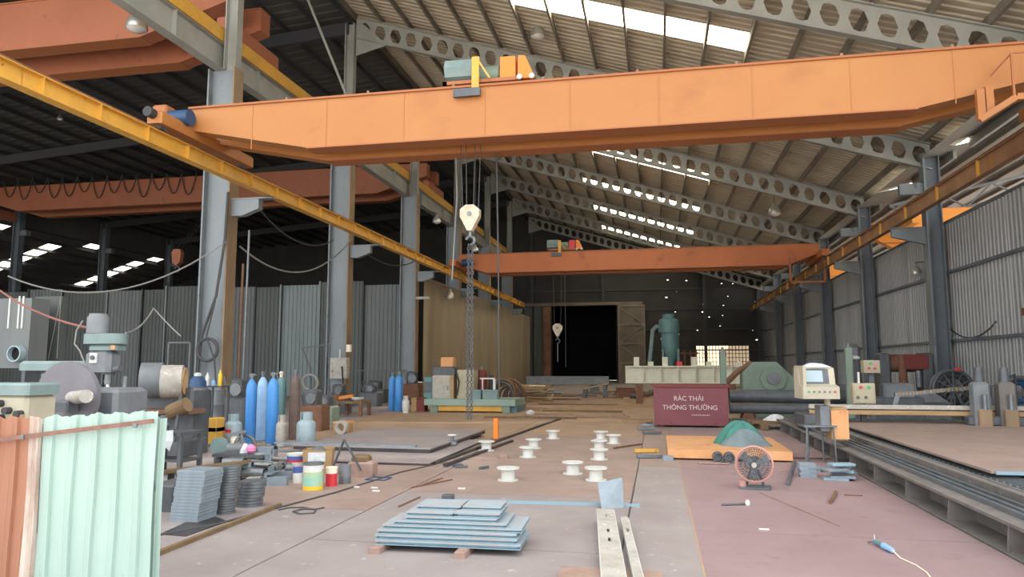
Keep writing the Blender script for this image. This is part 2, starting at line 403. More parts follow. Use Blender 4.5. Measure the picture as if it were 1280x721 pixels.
def holed(x0, x1, z0, z1, holes, Y):
    xs = sorted(set([x0, x1]+[q for h in holes for q in h[:2]])); zs = sorted(set([z0, z1]+[q for h in holes for q in h[2:]])); m = MB()
    for i in range(len(xs)-1):
        for j in range(len(zs)-1):
            cx, cz = (xs[i]+xs[i+1])/2, (zs[j]+zs[j+1])/2
            if any(h[0] < cx < h[1] and h[2] < cz < h[3] for h in holes): continue
            m.add([(xs[i],Y,zs[j]),(xs[i+1],Y,zs[j]),(xs[i+1],Y,zs[j+1]),(xs[i],Y,zs[j+1])], [(0,1,2,3)])
    return m
dA, dB = AY(690, 383, BACK), AY(771, 470, BACK)
wA, wB = AY(870, 432, BACK), AY(937, 457, BACK)
holes = [(dA.x, dB.x, 0, dA.z), (wA.x, wB.x, wB.z, wA.z)]
for k in range(26):
    p = AY(R.uniform(822, 946), R.uniform(345, 425), BACK); s = R.uniform(.03, .09); holes.append((p.x-s, p.x+s*1.3, p.z-s*.5, p.z+s*.5))
wb_ = struct(holed(-62, 28, 0, 18, holes, BACK).build('wall_back', 'back_wall')); wb_['label'] = 'dark sheet-metal back wall pierced by pinholes of daylight'
for z in (3.2, 5.2, 7.2, 9.2, 11.2):
    for ga, gb in ([(-12.8, dA.x-.1), (dB.x+.1, 10.4)] if z < dA.z else [(-12.8, 10.4)]): MB().box(ga, gb, BACK-.14, BACK-.02, z-.06, z+.06).build('girt', 'purlin_dark', wb_)
for x in (-12.4, -5.2, 4.6, 9.6):
    MB().box(x-.15, x+.15, BACK-.35, BACK-.15, 0 if not dA.x-.2 < x < dB.x+.2 else dA.z+.4, zr(x)-.3).build('wall_post', 'purlin_dark', wb_)
# mesh window with bars
wn = bpy.data.objects.new('window_1', None); COL.objects.link(wn); struct(wn); wn.location = (wA.x, BACK, wB.z); wn['label'] = 'barred mesh window letting in warm daylight in the back wall'
W, Hh = wB.x-wA.x, wA.z-wB.z
MB().add([(0,.06,0),(W,.06,0),(W,.06,Hh),(0,.06,Hh)], [(0,1,2,3)]).build('pane', 'mesh_glass', wn)
for k in range(17): MB().box(W*k/16-.03, W*k/16+.03, -.03, .03, 0, Hh).build('bar', 'rust', wn)
for k in range(6): MB().box(0, W, -.03, .03, Hh*k/5-.03, Hh*k/5+.03).build('bar', 'rust', wn)
# back room behind the dark opening
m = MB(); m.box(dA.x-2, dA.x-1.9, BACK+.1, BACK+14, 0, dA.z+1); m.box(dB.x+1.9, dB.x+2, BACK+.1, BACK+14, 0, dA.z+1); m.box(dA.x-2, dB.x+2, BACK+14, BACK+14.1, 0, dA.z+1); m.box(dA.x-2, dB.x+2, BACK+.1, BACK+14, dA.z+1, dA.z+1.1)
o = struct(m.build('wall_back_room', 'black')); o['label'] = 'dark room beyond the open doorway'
# sliding door: frame post, lintel, door leaf
dr = bpy.data.objects.new('door_1', None); COL.objects.link(dr); struct(dr); dr.location = (dA.x, BACK, 0); dr['label'] = 'wide doorway with sliding sheet-metal leaf pushed to the right'
a = AY(679, 383, BACK-.5); b = AY(688, 383, BACK-.5)
MB().box(a.x, b.x, BACK-.6, BACK-.3, 0, a.z).build('door_post', 'door_frame', dr, world=True)
a = AY(655, 383, BACK-.4); b = AY(679, 383, BACK-.4)
MB().corr((a.x, BACK-.35, 0), (1,0,0), (0,0,1), (0,-1,0), b.x-a.x, a.z, .3, .05).build('side_panel', 'panel_b', dr, world=True)
a = AY(655, 379, BACK-.5); b = AY(803, 379, BACK-.5)
MB().box(a.x, b.x, BACK-.7, BACK-.3, dA.z, dA.z+.3).build('door_track', 'door_sheet', dr, world=True)
a = AY(772, 383, BACK-.6); b = AY(806, 383, BACK-.6); zt = dA.z
MB().box(a.x, b.x, BACK-.62, BACK-.55, .1, zt).build('door_leaf', 'door_sheet', dr, world=True)
for k in range(5):
    z = .1+(zt-.2)*k/4; MB().box(a.x, b.x, BACK-.72, BACK-.62, z-.07, z+.07).build('rail', 'purlin', dr, world=True)
for k in range(4):
    z0 = .1+(zt-.2)*k/4; z1 = .1+(zt-.2)*(k+1)/4
    MB().bar((a.x, BACK-.67, z1 if k%2 else z0), (b.x, BACK-.67, z0 if k%2 else z1), .08, .1).build('brace', 'purlin', dr, world=True)
for x in (a.x+.07, b.x-.07): MB().box(x-.07, x+.07, BACK-.73, BACK-.62, .1, zt).build('stile', 'purlin', dr, world=True)

# ---- partition across the left bay and the tan wall along it
PY = 37.6
wl = bpy.data.objects.new('wall_left', None); COL.objects.link(wl); struct(wl); wl.location = (-30, PY, 0); wl['label'] = 'patched corrugated partition across the left bay'
x = -13.6; k = 0
while x > -47:
    wd = R.choice((1.6, 2.4, 2.6, 3.2)); zt = 6.25+R.uniform(-.1, .12); mt = ('panel_a', 'panel_b', 'panel_c', 'panel_b', 'panel_a', 'panel_b')[k % 6]
    if x < -26: mt = ('panel_b', 'panel_a')[k % 2]
    MB().corr((x-wd+.03, PY+R.uniform(-.06, .06), 0), (1,0,0), (0,0,1), (0,-1,0), wd-.05, zt, .24, .035).build('corrugated_panel', mt, wl, world=True)
    MB().box(x-wd-.05, x-wd+.05, PY-.14, PY-.08, 0, zt+.05).build('wall_post', 'panel_c' if k % 3 else 'purlin_dark', wl, world=True)
    x -= wd; k += 1
MB().box(-47, -13.6, PY+.1, PY+.2, 3.9, 4.05).build('girt', 'panel_b', wl, world=True)
wi = bpy.data.objects.new('wall_inner', None); COL.objects.link(wi); struct(wi); wi.location = (-13.1, 38, 0); wi['label'] = 'tan sheet wall running back from the third grey column'
yy = 37.9; k = 0
while yy < BACK-1:
    d = (5.2, 6.8, 7.4, 7.4, 7.4)[k % 5]; d = min(d, BACK-yy)
    MB().corr((-12.6, yy, 0), (0,1,0), (0,0,1), (1,0,0), d-.03, 6.6, .9, .012).build('sheet_panel', 'panel_tan', wi, world=True); yy += d; k += 1
o = struct(MB().box(-62.2, -62, FRONT, BACK, 0, 9).build('wall_far_left', 'back_wall')); o['label'] = 'dark outer wall of the far left bay'
o = struct(MB().box(-48.2, -48, FRONT, BACK, 12.4, 14.6).build('wall_clerestory', 'roof_dark')); o['label'] = 'dark strip of wall between the left bay roof and the lower far roof'
o = struct(MB().box(-13.0, -12.86, FRONT, BACK, 16.9, 17.3).build('trim_1', 'roof_dark')); o['label'] = 'ridge strip between the two roofs'

# ================================================================== COLUMNS, RAFTERS
def hsec(mb, x0, x1, y0, y1, z0, z1, t):
    mb.box(x0, x0+t, y0, y1, z0, z1); mb.box(x0+t, x1-t, (y0+y1)/2-t*.4, (y0+y1)/2+t*.4, z0, z1)
lc = []
for i, Y in enumerate(FY[1:7]):
    lab = ['tall grey steel column with coiled cable, behind the blue gas cylinders', 'tall grey steel column carrying a pale electrical box', 'tall grey steel column at the corner of the tan wall',
           'tall grey steel column standing in the tan wall, next after the corner column', 'tall grey steel column in the tan wall, midway along it', 'tall grey steel column at the far end of the tan wall'][i]
    X0, X1 = -13.6, -12.66
    t = thing('steel_column', lab, 'column', ((X0+X1)/2, Y, 0), 0, 'columns between the two bays')
    m = MB(); hsec(m, X0, X1, Y-.22, Y+.22, 0, 10.9, .05); m.build('shaft', 'column', t, world=True)
    MB().box(X1-.05, X1, Y-.25, Y+.25, .02, 10.9).build('flange', 'column_tan', t, world=True)
    MB().box(X0-.1, X1+.1, Y-.35, Y+.35, 0, .03).build('base_plate', 'rust', t, world=True)
    m = MB(); m.prism([(X1, 6.2), (X1+.35, 6.2), (-11.75, 6.4), (-11.75, 6.74), (X1, 6.74)], Y-.12, Y+.12); m.box(X1, -11.3, Y-.14, Y+.14, 6.70, 6.74); m.build('bracket', 'column', t, world=True)
    m = MB(); hsec(m, -13.12, -12.7, Y-.16, Y+.16, 10.9, 16.6, .04); m.box(-12.74, -12.7, Y-.16, Y+.16, 10.9, 16.6); m.build('upper_post', 'rafter', t, world=True)
for i, Y in enumerate(FY[2:7]):
    t = thing('steel_column', ['slate grey steel column of the right wall, beside the cable reel', 'slate grey steel column of the right wall, behind the control boxes', 'slate grey steel column of the right wall, third after the cable reel', 'slate grey steel column of the right wall, fourth after the cable reel', 'slate grey steel column of the right wall, last before the dark back corner'][i], 'column', (9.95, Y, 0), 0, 'columns of the right wall')
    m = MB(); hsec(m, 9.7, 10.2, Y-.2, Y+.2, 0, 9.4, .04); m.box(10.16, 10.2, Y-.2, Y+.2, 0, 9.4); m.build('shaft', 'column_dark', t, world=True)
    MB().box(9.64, 9.7, Y-.22, Y+.22, .02, 9.4).build('flange', 'column', t, world=True)
    MB().box(9.5, 10.35, Y-.3, Y+.3, 0, .03).build('base_plate', 'column_dark', t, world=True)
    m = MB(); m.prism([(9.7, 6.05), (9.6, 6.05), (8.5, 6.35), (8.5, 6.64), (9.7, 6.64)], Y-.08, Y+.08); m.box(8.45, 9.7, Y-.14, Y+.14, 6.64, 6.68); m.build('bracket', 'column', t, world=True)
    MB().box(8.85, 9.68, Y-.12, Y+.12, 7.9, 8.3).build('tie_plate', 'column', t, world=True)

def castellated(Y, where):
    t = thing('castellated_rafter', 'grey roof rafter with octagonal holes springing from '+where, 'rafter', (-1.4, Y, zr(-1.4)-1.2), 0, 'rafters under the main roof')
    D = .95; L0, L1 = -12.6, 9.98; n = int((L1-L0)/.70); st = (L1-L0)/n; th = .012; web = MB()
    def P(x, v, y): return (x, y, zr(x)-.27-D/2+v)
    hw, hh = .25, .32
    octo = [(hw,0.),(hw*.62,hh*.85),(0,hh),(-hw*.62,hh*.85),(-hw,0.),(-hw*.62,-hh*.85),(0,-hh),(hw*.62,-hh*.85)]
    o2 = st/2; out = [(o2,0),(o2,D/2),(0,D/2),(-o2,D/2),(-o2,0),(-o2,-D/2),(0,-D/2),(o2,-D/2)]
    for c in range(n):
        x0 = L0+st*(c+.5); vs = []
        for y in (Y-th, Y+th):
            vs += [P(x0+a, b, y) for a, b in octo]+[P(x0+a, b, y) for a, b in out]
        fs = []
        for k in range(8):
            j = (k+1)%8
            fs += [(k,j,8+j,8+k), (16+k,24+k,24+j,16+j), (k,16+k,16+j,j)]
        web.add(vs, fs)
    web.build('web', 'rafter', t, world=True)
    for v, nm in ((D/2, 'flange'), (-D/2, 'flange')):
        m = MB(); m.add([P(x, v+q, Y+s) for x in (L0, L1) for s in (-.12, .12) for q in (-.02, .02)], [(0,2,3,1),(4,5,7,6),(0,1,5,4),(2,6,7,3),(0,4,6,2),(1,3,7,5)]); m.build(nm, 'rafter', t, world=True)
    m = MB(); m.prism([(L0-.05, zr(L0)-.3), (L0+1.4, zr(L0+1.4)-1.2), (L0-.05, zr(L0)-2.0)], Y-.03, Y+.03); m.build('gusset', 'rafter', t, world=True)
for Y, wh in zip(FY[1:8], ('the column with coiled cable', 'the column with the electrical box', 'the column at the tan wall corner', 'the fourth grey column', 'the fifth grey column', 'the sixth grey column', 'the back wall')): castellated(Y-.25 if Y > 71 else Y, wh)
for i, Y in enumerate(FY[1:7]):
    piece(MB().add([(x, Y+s, zl(x)-.3-q) for x in (-47.9, -13.0) for s in (-.1, .1) for q in (0, .55)], [(0,2,3,1),(4,5,7,6),(0,1,5,4),(2,6,7,3),(0,4,6,2),(1,3,7,5)]), 'roof_beam', 'purlin_dark', 'dark solid beam under the left bay roof', 'beam', 'beams under the left bay roof', base=(-30, Y, zl(-30)-1))
for i, Y in enumerate(FY[4:7]):
    t = thing('steel_column', 'dim slate column far across the left bay', 'column', (-47.6, Y, 0), 0, 'columns at the far side of the left bay')
    m = MB(); hsec(m, -47.9, -47.3, Y-.25, Y+.25, 0, 14.2, .05); m.box(-47.35, -47.3, Y-.25, Y+.25, 0, 14.2); m.build('shaft', 'column_dark', t, world=True)
    MB().box(-47.3, -46.7, Y-.2, Y+.2, 11.5, 11.9).build('bracket', 'column_dark', t, world=True)

# lattice truss in the annex
for Y in (22., 36.):
    t = thing('lattice_truss', 'pale lattice roof truss above the right wall', 'truss', (11.2, Y, 8), 0, 'trusses of the bay beyond the right wall')
    MB().bar((10.8, Y, za(10.8)-1.15), (24, Y, za(24)-1.15), .12, .12).build('chord', 'column', t, world=True); MB().bar((10.8, Y, za(10.8)-.3), (24, Y, za(24)-.3), .12, .12).build('chord', 'column', t, world=True)
    for k in range(12):
        x = 10.8+1.1*k; MB().bar((x, Y, za(x)-(1.15 if k % 2 else .3)), (x+1.1, Y, za(x+1.1)-(.3 if k % 2 else 1.15)), .07, .07).build('strut', 'column', t, world=True)

# ================================================================== RUNWAYS
def runway(name, label, X, z0, z1, ya, yb, mt, rib, side, mrib=None, w=.26):
    t = thing(name, label, 'crane runway', (X, ya, z0))
    MB().box(X-.012, X+.012, ya, yb, z0, z1).build('web', mt, t, world=True)
    MB().box(X-w/2, X+w/2, ya, yb, z0-.02, z0).build('flange', mt, t, world=True); MB().box(X-w/2, X+w/2, ya, yb, z1, z1+.02).build('flange', mt, t, world=True)
    y = ya+.5
    proto = None
    while y < yb:
        if proto is None:
            proto = MB().box(X+.012*side, X+(w/2-.01)*side, -.012, .012, z0, z1).build('stiffener', mrib or mt, t, world=True)
            base = ya
            for v in proto.data.vertices: v.co.y += ya
            proto.location = (0, y-ya, 0)
        else:
            c = proto.copy(); COL.objects.link(c); c.parent = t; c.location = (0, y-ya, 0)
        y += rib
    MB().box(X-.04, X+.04, ya, yb, z1+.02, z1+.1).build('rail', 'rust', t, world=True)
    return t
runway('crane_runway', 'yellow crane runway beam with ribs along the grey columns', -11.45, 6.78, 7.12, 2.0, 62, 'yellow', 1.45, 1)
runway('crane_runway', 'rusty brown crane runway beam along the right-hand wall', 8.6, 6.7, 7.15, 6.0, 70, 'runway_rust', 2.9, -1, 'yellow', w=.2)
t = runway('crane_runway', 'grey runway beam topped by a yellow rail girder for the left bay', -13.3, 10.92, 11.7, 8, 70, 'rafter', 4.35, 1, w=.34)
MB().box(-13.42, -13.18, 8, 70, 11.8, 12.25).build('rail_girder', 'yellow', t, world=True)

# ================================================================== CRANES
def crane(label, X0, X1, Y, zb, zt, sep, wid, tap, mt, medge, zrail, group=None, tr=1.2, th=None):
    t = thing('overhead_crane', label, 'crane', ((X0+X1)/2, Y, zrail), 0, group)
    h = zt-zb; poly = [(X0, zt), (X1, zt), (X1, zb+h*.55), (X1-tap, zb), (X0+tap, zb), (X0, zb+h*.55)]
    for y in (Y, Y+sep):
        MB().prism(poly, y, y+wid).build('girder', mt, t, world=True)
        MB().box(X0, X1, y-.05, y+wid+.05, zt, zt+.05).build('top_flange', medge, t, world=True)
        MB().box(X0+tap, X1-tap, y-.03, y+wid+.03, zb-.03, zb).build('bottom_flange', medge, t, world=True)
        MB().box(X0+.2, X1-.2, y+wid/2-.03, y+wid/2+.03, zt+.05, zt+.1).build('trolley_rail', 'rust', t, world=True)
    for x in (X0-.05, X1+.05):
        MB().bev(x-.2, x+.2, Y-tr, Y+sep+wid+tr, zrail+.08, th or zb+h*.62, .04).build('end_truck', mt, t, world=True); et = [k for k in t.children if k.name.startswith('end_truck')][-1]
        for y in (Y-tr+.3, Y+sep+wid+tr-.3): MB().cyl((x-.07, y, zrail+.12), (x+.07, y, zrail+.12), .13).build('wheel', 'steel_dark', et, world=True)
    return t
c1 = crane('orange double-girder overhead crane spanning the front of the main bay', -11.35, 8.5, 15.5, 6.86, 8.03, 1.1, .45, 3.2, 'orange', 'orange_edge', 7.2)
for x in [-9.6+1.95*k for k in range(9)]: MB().box(x-.01, x+.01, 15.488, 15.5, 6.9, 8.03).build('weld_seam', 'orange_edge' if abs(x) < 0 else 'orange', c1, world=True)
# little studs along the top edge
for x in [-8.7+2.1*k for k in range(8)]: MB().cyl((x, 15.5, 8.08), (x, 15.5, 8.14), .035, 8).build('stud', 'column_tan', c1, world=True)
# drive motor and gearbox at the left end
p = AY(225, 148, 15.2)
MB().cyl((p.x-.28, 15.2, p.z), (p.x+.3, 15.2, p.z), .2, 18).build('drive_motor', 'blue_dark', c1, world=True, smooth=True)
MB().bev(p.x-.65, p.x-.25, 15.0, 15.4, p.z-.15, p.z+.32, .04).build('gearbox', 'orange_edge', c1, world=True)
MB().cyl((-11.42, 14.1, 7.5), (-11.42, 14.3, 7.5), .12).build('buffer', 'rubber', c1, world=True)
# drooping service stair frame at the right end
for px, p0, p1 in ((1227, 112, 150), (1238, 108, 145)):
    q0, q1 = AY(px, p1, 15.3), AY(px, p0, 15.3); MB().box(q0.x-.07, q0.x+.07, 15.25, 15.36, q0.z, q1.z).build('platform_post', 'orange', c1, world=True)
MB().bar(AY(1226, 150, 15.3), AY(1272, 121, 15.0), .1, .12).build('platform_beam', 'orange', c1, world=True)
MB().bar(AY(1272, 121, 15.0), AY(1330, 118, 14.7), .1, .12).build('platform_beam', 'orange', c1, world=True)
m = MB(); hA, hB, hC, hD = AY(1237, 95, 15.3), AY(1264, 66, 15.0), AY(1320, 62, 14.7), AY(1268, 122, 15.0)
m.bar(hA, hB, .03, .03); m.bar(hB, hC, .03, .03); m.bar(hB, hD, .04, .04); m.build('handrail', 'orange_edge', c1, world=True)
c2 = crane('orange-red overhead crane farther back in the main bay', -11.2, 8.5, 40.0, 7.0, 8.05, 1.3, .5, 1.6, 'orange_far', 'orange_edge', 7.2)
MB().cyl((-10.9, 39.7, 7.55), (-10.3, 39.7, 7.55), .22).build('drive_motor', 'blue_dark', c2, world=True)
m = MB()
for x in (6.9, 8.6): m.box(x-.05, x+.05, 39.4, 39.5, 6.0, 7.3)
m.box(6.85, 8.65, 39.4, 39.5, 5.95, 6.05); m.build('platform_frame', 'orange_edge', c2, world=True)
l1 = crane('large faded orange crane high in the left bay, nearer of two', -46.8, -13.75, 20.4, 12.75, 14.45, 2.1, .6, 3.2, 'orange_red', 'orange_edge', 12.25, tr=.3, th=13.0)
l2 = crane('large faded orange crane with looped festoon cable in the left bay', -46.8, -13.75, 41.6, AY(250, 252, 41.6).z, 14.1, 2.0, .6, 3.2, 'orange_red', 'orange_edge', 12.25, tr=.3, th=13.0)
for k in range(13):
    a = AY(4+18.6*k, 223-.6*k, 41.5); b = AY(4+18.6*(k+1), 223-.6*(k+1), 41.5)
    MB().tube(sag(a, b, 1.35+.25*math.sin(k*2.3), 10), .035, 5).build('festoon_cable', 'rubber', l2, world=True)
for i, (px, py) in enumerate(((1190, 261), (1138, 279), (1055, 327))):
    p = AX(px, py, 12.8); Y = p.y
    t = thing('overhead_crane', ['bright orange crane girder over the right wall, beside the cable-reel column', 'bright orange crane girder with a dark seam over the right wall', 'bright orange crane girder over the right wall, farthest back'][i], 'crane', (18, Y, 7), 0, 'cranes of the bay beyond the right wall')
    MB().prism([(11.0, p.z), (27, p.z), (27, p.z-.6), (25, p.z-1.4), (12.2, p.z-1.4), (11.0, p.z-.7)], Y, Y+.5).build('girder', 'orange_annex', t, world=True)
    MB().box(11, 27, Y-.05, Y+.55, p.z, p.z+.04).build('top_flange', 'orange_annex', t, world=True)
    MB().box(11.2, 27, Y-.02, Y, p.z-1.02, p.z-.97).build('seam', 'orange_edge', t, world=True)
    MB().box(10.85, 11.15, Y-1, Y+1.5, p.z-.75, p.z-.35).build('end_truck', 'orange_annex', t, world=True)
# far runway beyond the wall that carries them
piece(MB().box(10.8, 11.2, 8, 70, 6.6, 7.0), 'crane_runway', 'column_dark', 'dark runway beam just behind the right wall', 'crane runway')

def hoist(label, cx, Y, z, s, sep, wid):
    t = thing('hoist_trolley', label, 'hoist', (cx, Y, z))
    m = MB(); m.box(-.8*s, 1.0*s, .05, .15, .06, .14); m.box(-.8*s, 1.0*s, sep+wid-.2, sep+wid-.1, .06, .14); m.box(-.8*s, -.7*s, .05, sep+wid-.1, .06, .14); m.box(.9*s, 1.0*s, .05, sep+wid-.1, .06, .14); m.build('frame', 'orange_edge', t)
    for x in (-.6*s, .8*s):
        for y in (.22, sep+.22): MB().cyl((x, y-.05, .1), (x, y+.05, .1), .09).build('wheel', 'steel_dark', t)
    MB().cyl((-.75*s, .25, .42*s), (-.12*s, .25, .42*s), .27*s, 8).build('motor', 'machine_teal', t)
    MB().cyl((-.1*s, .5, .36*s), (.42*s, .5, .36*s), .22*s, 18).build('drum', 'machine_green', t, smooth=True)
    m = MB(); m.box(-.1*s, 0.06*s, -.08, -.02, -.3*s, .6*s); m.bar((0, -.05, .58*s), (.3*s, -.05, .1*s), .04, .04); m.build('limit_post', 'yellow', t)
    MB().box(-.5*s, .1*s, -.14, -.05, -.3*s, -.12*s).build('buffer_plate', 'steel_dark', t)
    MB().box(.5*s, .84*s, .1, .5, .12, .62*s).build('brake_box', 'post_orange' if s > 1 else 'red', t)
    MB().prism([(.9*s, .1), (1.28*s, .1), (1.05*s, .62*s), (.9*s, .62*s)], .1, .45).build('gear_cover', 'post_orange', t)
    [MB().cyl((q*s, .05, .1), (q*s, -.02, .1), .06).build('bolt_cap', 'white_paint', t) for q in (.95, 1.22)]
    return t
p = AY(600, 104, 15.6)
hoist('green and orange hoist trolley on the big orange crane', p.x-.05, 15.5, 8.1, 1.05, 1.1, .45)
p = AY(700, 311, 40)
hoist('small hoist trolley on the far orange-red crane', p.x, 40, 8.12, 1.0, 1.3, .5)

def hookblock(label, x, y, zc, s, ztop, ropes):
    t = thing('hook_block', label, 'hook', (x, y, zc-.75*s))
    z = zc-(zc-.75*s)
    MB().prism([(-.13*s, .38*s+z), (.13*s, .38*s+z), (.3*s, .24*s+z), (.3*s, .02*s+z), (.07*s, -.42*s+z), (-.07*s, -.42*s+z), (-.3*s, .02*s+z), (-.3*s, .24*s+z)], -.14*s, .14*s).build('sheave_case', 'hook_cream', t)
    MB().cyl((0, -.18*s, z+.1*s), (0, .18*s, z+.1*s), .07*s).build('pin', 'steel', t)
    MB().cyl((0, 0, z-.58*s), (0, 0, z-.4*s), .05*s).build('swivel', 'steel', t)
    MB().torus((0, 0, z-.72*s), (0, 1, 0), .13*s, .045*s, 14, 6, -PI*.9, PI*.5).build('hook', 'steel', t)
    for dx in ropes: MB().tube([(dx*s, 0, z+.3*s), (dx*1.5*s, 0, ztop-(zc-.75*s))], .012*max(1, s), 5).build('wire_rope', 'cable', t)
    return t
h1 = AY(588, 272, 16.4); hookblock('cream hook block hanging from the big orange crane', h1.x, 16.4, h1.z, .78, 8.3, (-.25, -.12, .1, .25))
h2 = AY(697, 412, 41.0); hookblock('cream hook block hanging before the dark doorway', h2.x, 41.0, h2.z, .9, 8.3, (-.2, .2))
# chain sling below hook 1
ch = MB(); z = h1.z-.61; k = 0
while z > .45:
    for dx in (-.04, .05):
        ch.torus((h1.x+dx, 16.4, z-.06), ((1, 0, 0), (0, 1, 0))[k % 2], .035, .014, 6, 4)
    z -= .075; k += 1
piece(ch, 'chain_sling', 'steel', 'long double chain sling hanging from the hook nearly to the floor', 'chain')
ch = MB(); ch.cyl((h2.x, 41, h2.z-.75), (h2.x, 41, 1.9), .03, 6); piece(ch, 'lifting_sling', 'cable_light', 'thin sling hanging from the far hook before the doorway', 'sling')
p = AY(620, 190, 16.7); q = AY(624, 488, 16.7)
piece(MB().tube([p+Vector((0, 0, .6)), (p+q)/2+Vector((.02, 0, 0)), q], .02, 6), 'pendant_cable', 'cable', 'dark pendant cable hanging beside the hook of the big crane', 'cable')
p = AY(706, 345, 40.3); piece(MB().tube([(p.x, 40.3, 7.02), (p.x+.02, 40.3, 1.6)], .02, 5), 'pendant_cable', 'cable', 'thin pendant cable hanging at the dark doorway', 'cable')
p = AY(568, 185, 16.9); q = AY(566, 350, 16.9); piece(MB().tube([p+Vector((0, 0, .6)), p+Vector((.08, 0, -1.2)), q+Vector((-.02, 0, 0))], .018, 5), 'loose_cable', 'cable_light', 'loose pale cable dangling left of the cream hook block', 'cable')

# ================================================================== LAMPS
def lamp(label, p, r, to):
    t = thing('high_bay_lamp', label, 'lamp', p); to = Vector(to)-p
    MB().lathe((0, 0, 0), [(r, -.35*r), (r*1.0, 0), (r*.8, r*.6), (r*.4, r*1.05), (r*.28, r*1.5), (.01, r*1.5)], 20).build('reflector', 'lamp_metal', t, smooth=True)
    MB().lathe((0, 0, 0), [(.01, -.75*r), (r*.6, -.6*r), (r*.95, -.35*r)], 20).build('lens', 'lamp_glass', t, smooth=True)
    MB().tube([(0, 0, r*1.4), (0, 0, r*1.4+.1), to], .022, 6).build('hanger', 'cable', t)
    return t
def hang(X, z): return zr(X)+.01 if X > -12.9 else zl(X)+.01
p = AY(171, 32, 17.6); lamp('big shiny globe lamp hung by the large faded orange crane', p, .3, (-13.6, 19.4, p.z+.5))
p = AY(546, 276, 36.6); lamp('small lamp hung beside the third grey column, left of the hook', p, .22, (-12.7, 36.9, p.z+.9))
p = AY(672, 43, 26); lamp('round lamp under the skylit roof behind the near skylight', p, .28, (p.x, 26, hang(p.x, 0)))
p = AY(968, 265, 38); lamp('round lamp under the roof above the far crane', p, .3, (p.x, 38, hang(p.x, 0)))
p = AX(1145, 340, 10.0); lamp('lamp fixed to the right wall between two columns', p, .2, (10.44, p.y, p.z+.4))
p = AY(75, 148, 30); lamp('tiny lamp in the dark roof of the left bay', p, .14, (p.x, 30, hang(p.x, 0)))
p = AY(594, 312, 38.6); lamp('small lamp hung above the left end of the far orange-red crane', p, .18, (p.x, 38.6, hang(p.x, 0)))
p = AX(562, 370, -12.1); lamp('dark lamp fixed before the tan wall', p, .28, (-12.62, p.y, p.z+.6))

# diagonal brace rods in the left bay
for a, b in (((385, 0), (430, 112)),):
    p, q = AY(*a, 24.), AY(*b, 24.)
    piece(MB().cyl(p+(p-q)*.25, q-(p-q)*.6, .05, 8), 'brace_pipe', 'rafter', 'slanting grey brace pipe above the big crane', 'brace')

# ================================================================== FOREGROUND SHEETS (lower left)
FYs = 4.45
t = thing('sheet_screen', 'upright screen of mint and rusty orange corrugated sheets tied with a strap', 'screen', (-3.95, FYs, 0))
def csheet(name, x0, x1, zt0, zt1, mt, dy):
    m = MB(); n = 0; xs = []; x = x0; per = .178
    while x < x1-.001:
        for a, h in ((0, 0), (.16, 0), (.18, .07), (.22, .07), (.24, 0), (.5, 0), (.52, .7), (.56, .7), (.58, 0), (.8, 0), (.82, .07), (.86, .07), (.88, 0)):
            q = x+a*per
            if q < x1: xs.append((q, h*.035))
        x += per
    xs.append((x1, 0)); rows = [0, .3, .6, .9, 1.1, 1.0]
    vs = []
    for j in range(8):
        for q, h in xs:
            f = (q-x0)/(x1-x0); zt = zt0+(zt1-zt0)*f+.008*math.sin(q*37)+.006*math.sin(q*91); z = zt*j/7
            vs.append((q, FYs-h+dy+.006*math.sin(z*5+q*9), z))
    n = len(xs); m.add(vs, [(j*n+k, j*n+k+1, (j+1)*n+k+1, (j+1)*n+k) for j in range(7) for k in range(n-1)])
    return m.build(name, mt, t, world=True, solid=.003)
xa = AY(40, 521, FYs).x; xb = AY(197, 515, FYs).x; xc = AY(56, 521, FYs).x
o = csheet('mint_sheet', xc, xb, AY(56, 521, FYs).z, AY(193, 513, FYs).z, 'mint', 0); o['label'] = 'mint green corrugated sheet'
o = csheet('orange_sheet', AY(-40, 523, FYs).x, xa, AY(0, 523, FYs).z, AY(40, 521, FYs).z, 'sheet_orange', -.004); o['label'] = 'rusty orange corrugated sheet'
o = csheet('edge_strip', xa, xc, AY(40, 521, FYs).z, AY(56, 521, FYs).z, 'sheet_rust', -.01); o['label'] = 'rust-stained edge of the sheet'
o = csheet('back_sheet', xb-.05, xb+.035, AY(197, 520, FYs).z, AY(197, 525, FYs).z, 'mint', .05)
p, q = AY(-40, 554, FYs-.05), AY(192, 526, FYs-.05)
MB().bar(p, q, .012, .03).build('strap', 'strap', t, world=True)
for px, py in ((28, 546), (169, 532)): 
    r_ = AY(px, py, FYs-.06); MB().bev(r_.x-.015, r_.x+.015, r_.y-.012, r_.y+.01, r_.z-.015, r_.z+.015, .004).build('strap_clip', 'steel', t, world=True)
for x in (xa-.3, xb-.1): MB().box(x, x+.05, FYs+.07, FYs+.12, 0, 1.2).build('prop', 'rust', t, world=True)
MB().box(xa-.3, xb, FYs+.07, FYs+.5, 0, .05).build('foot', 'rust', t, world=True)

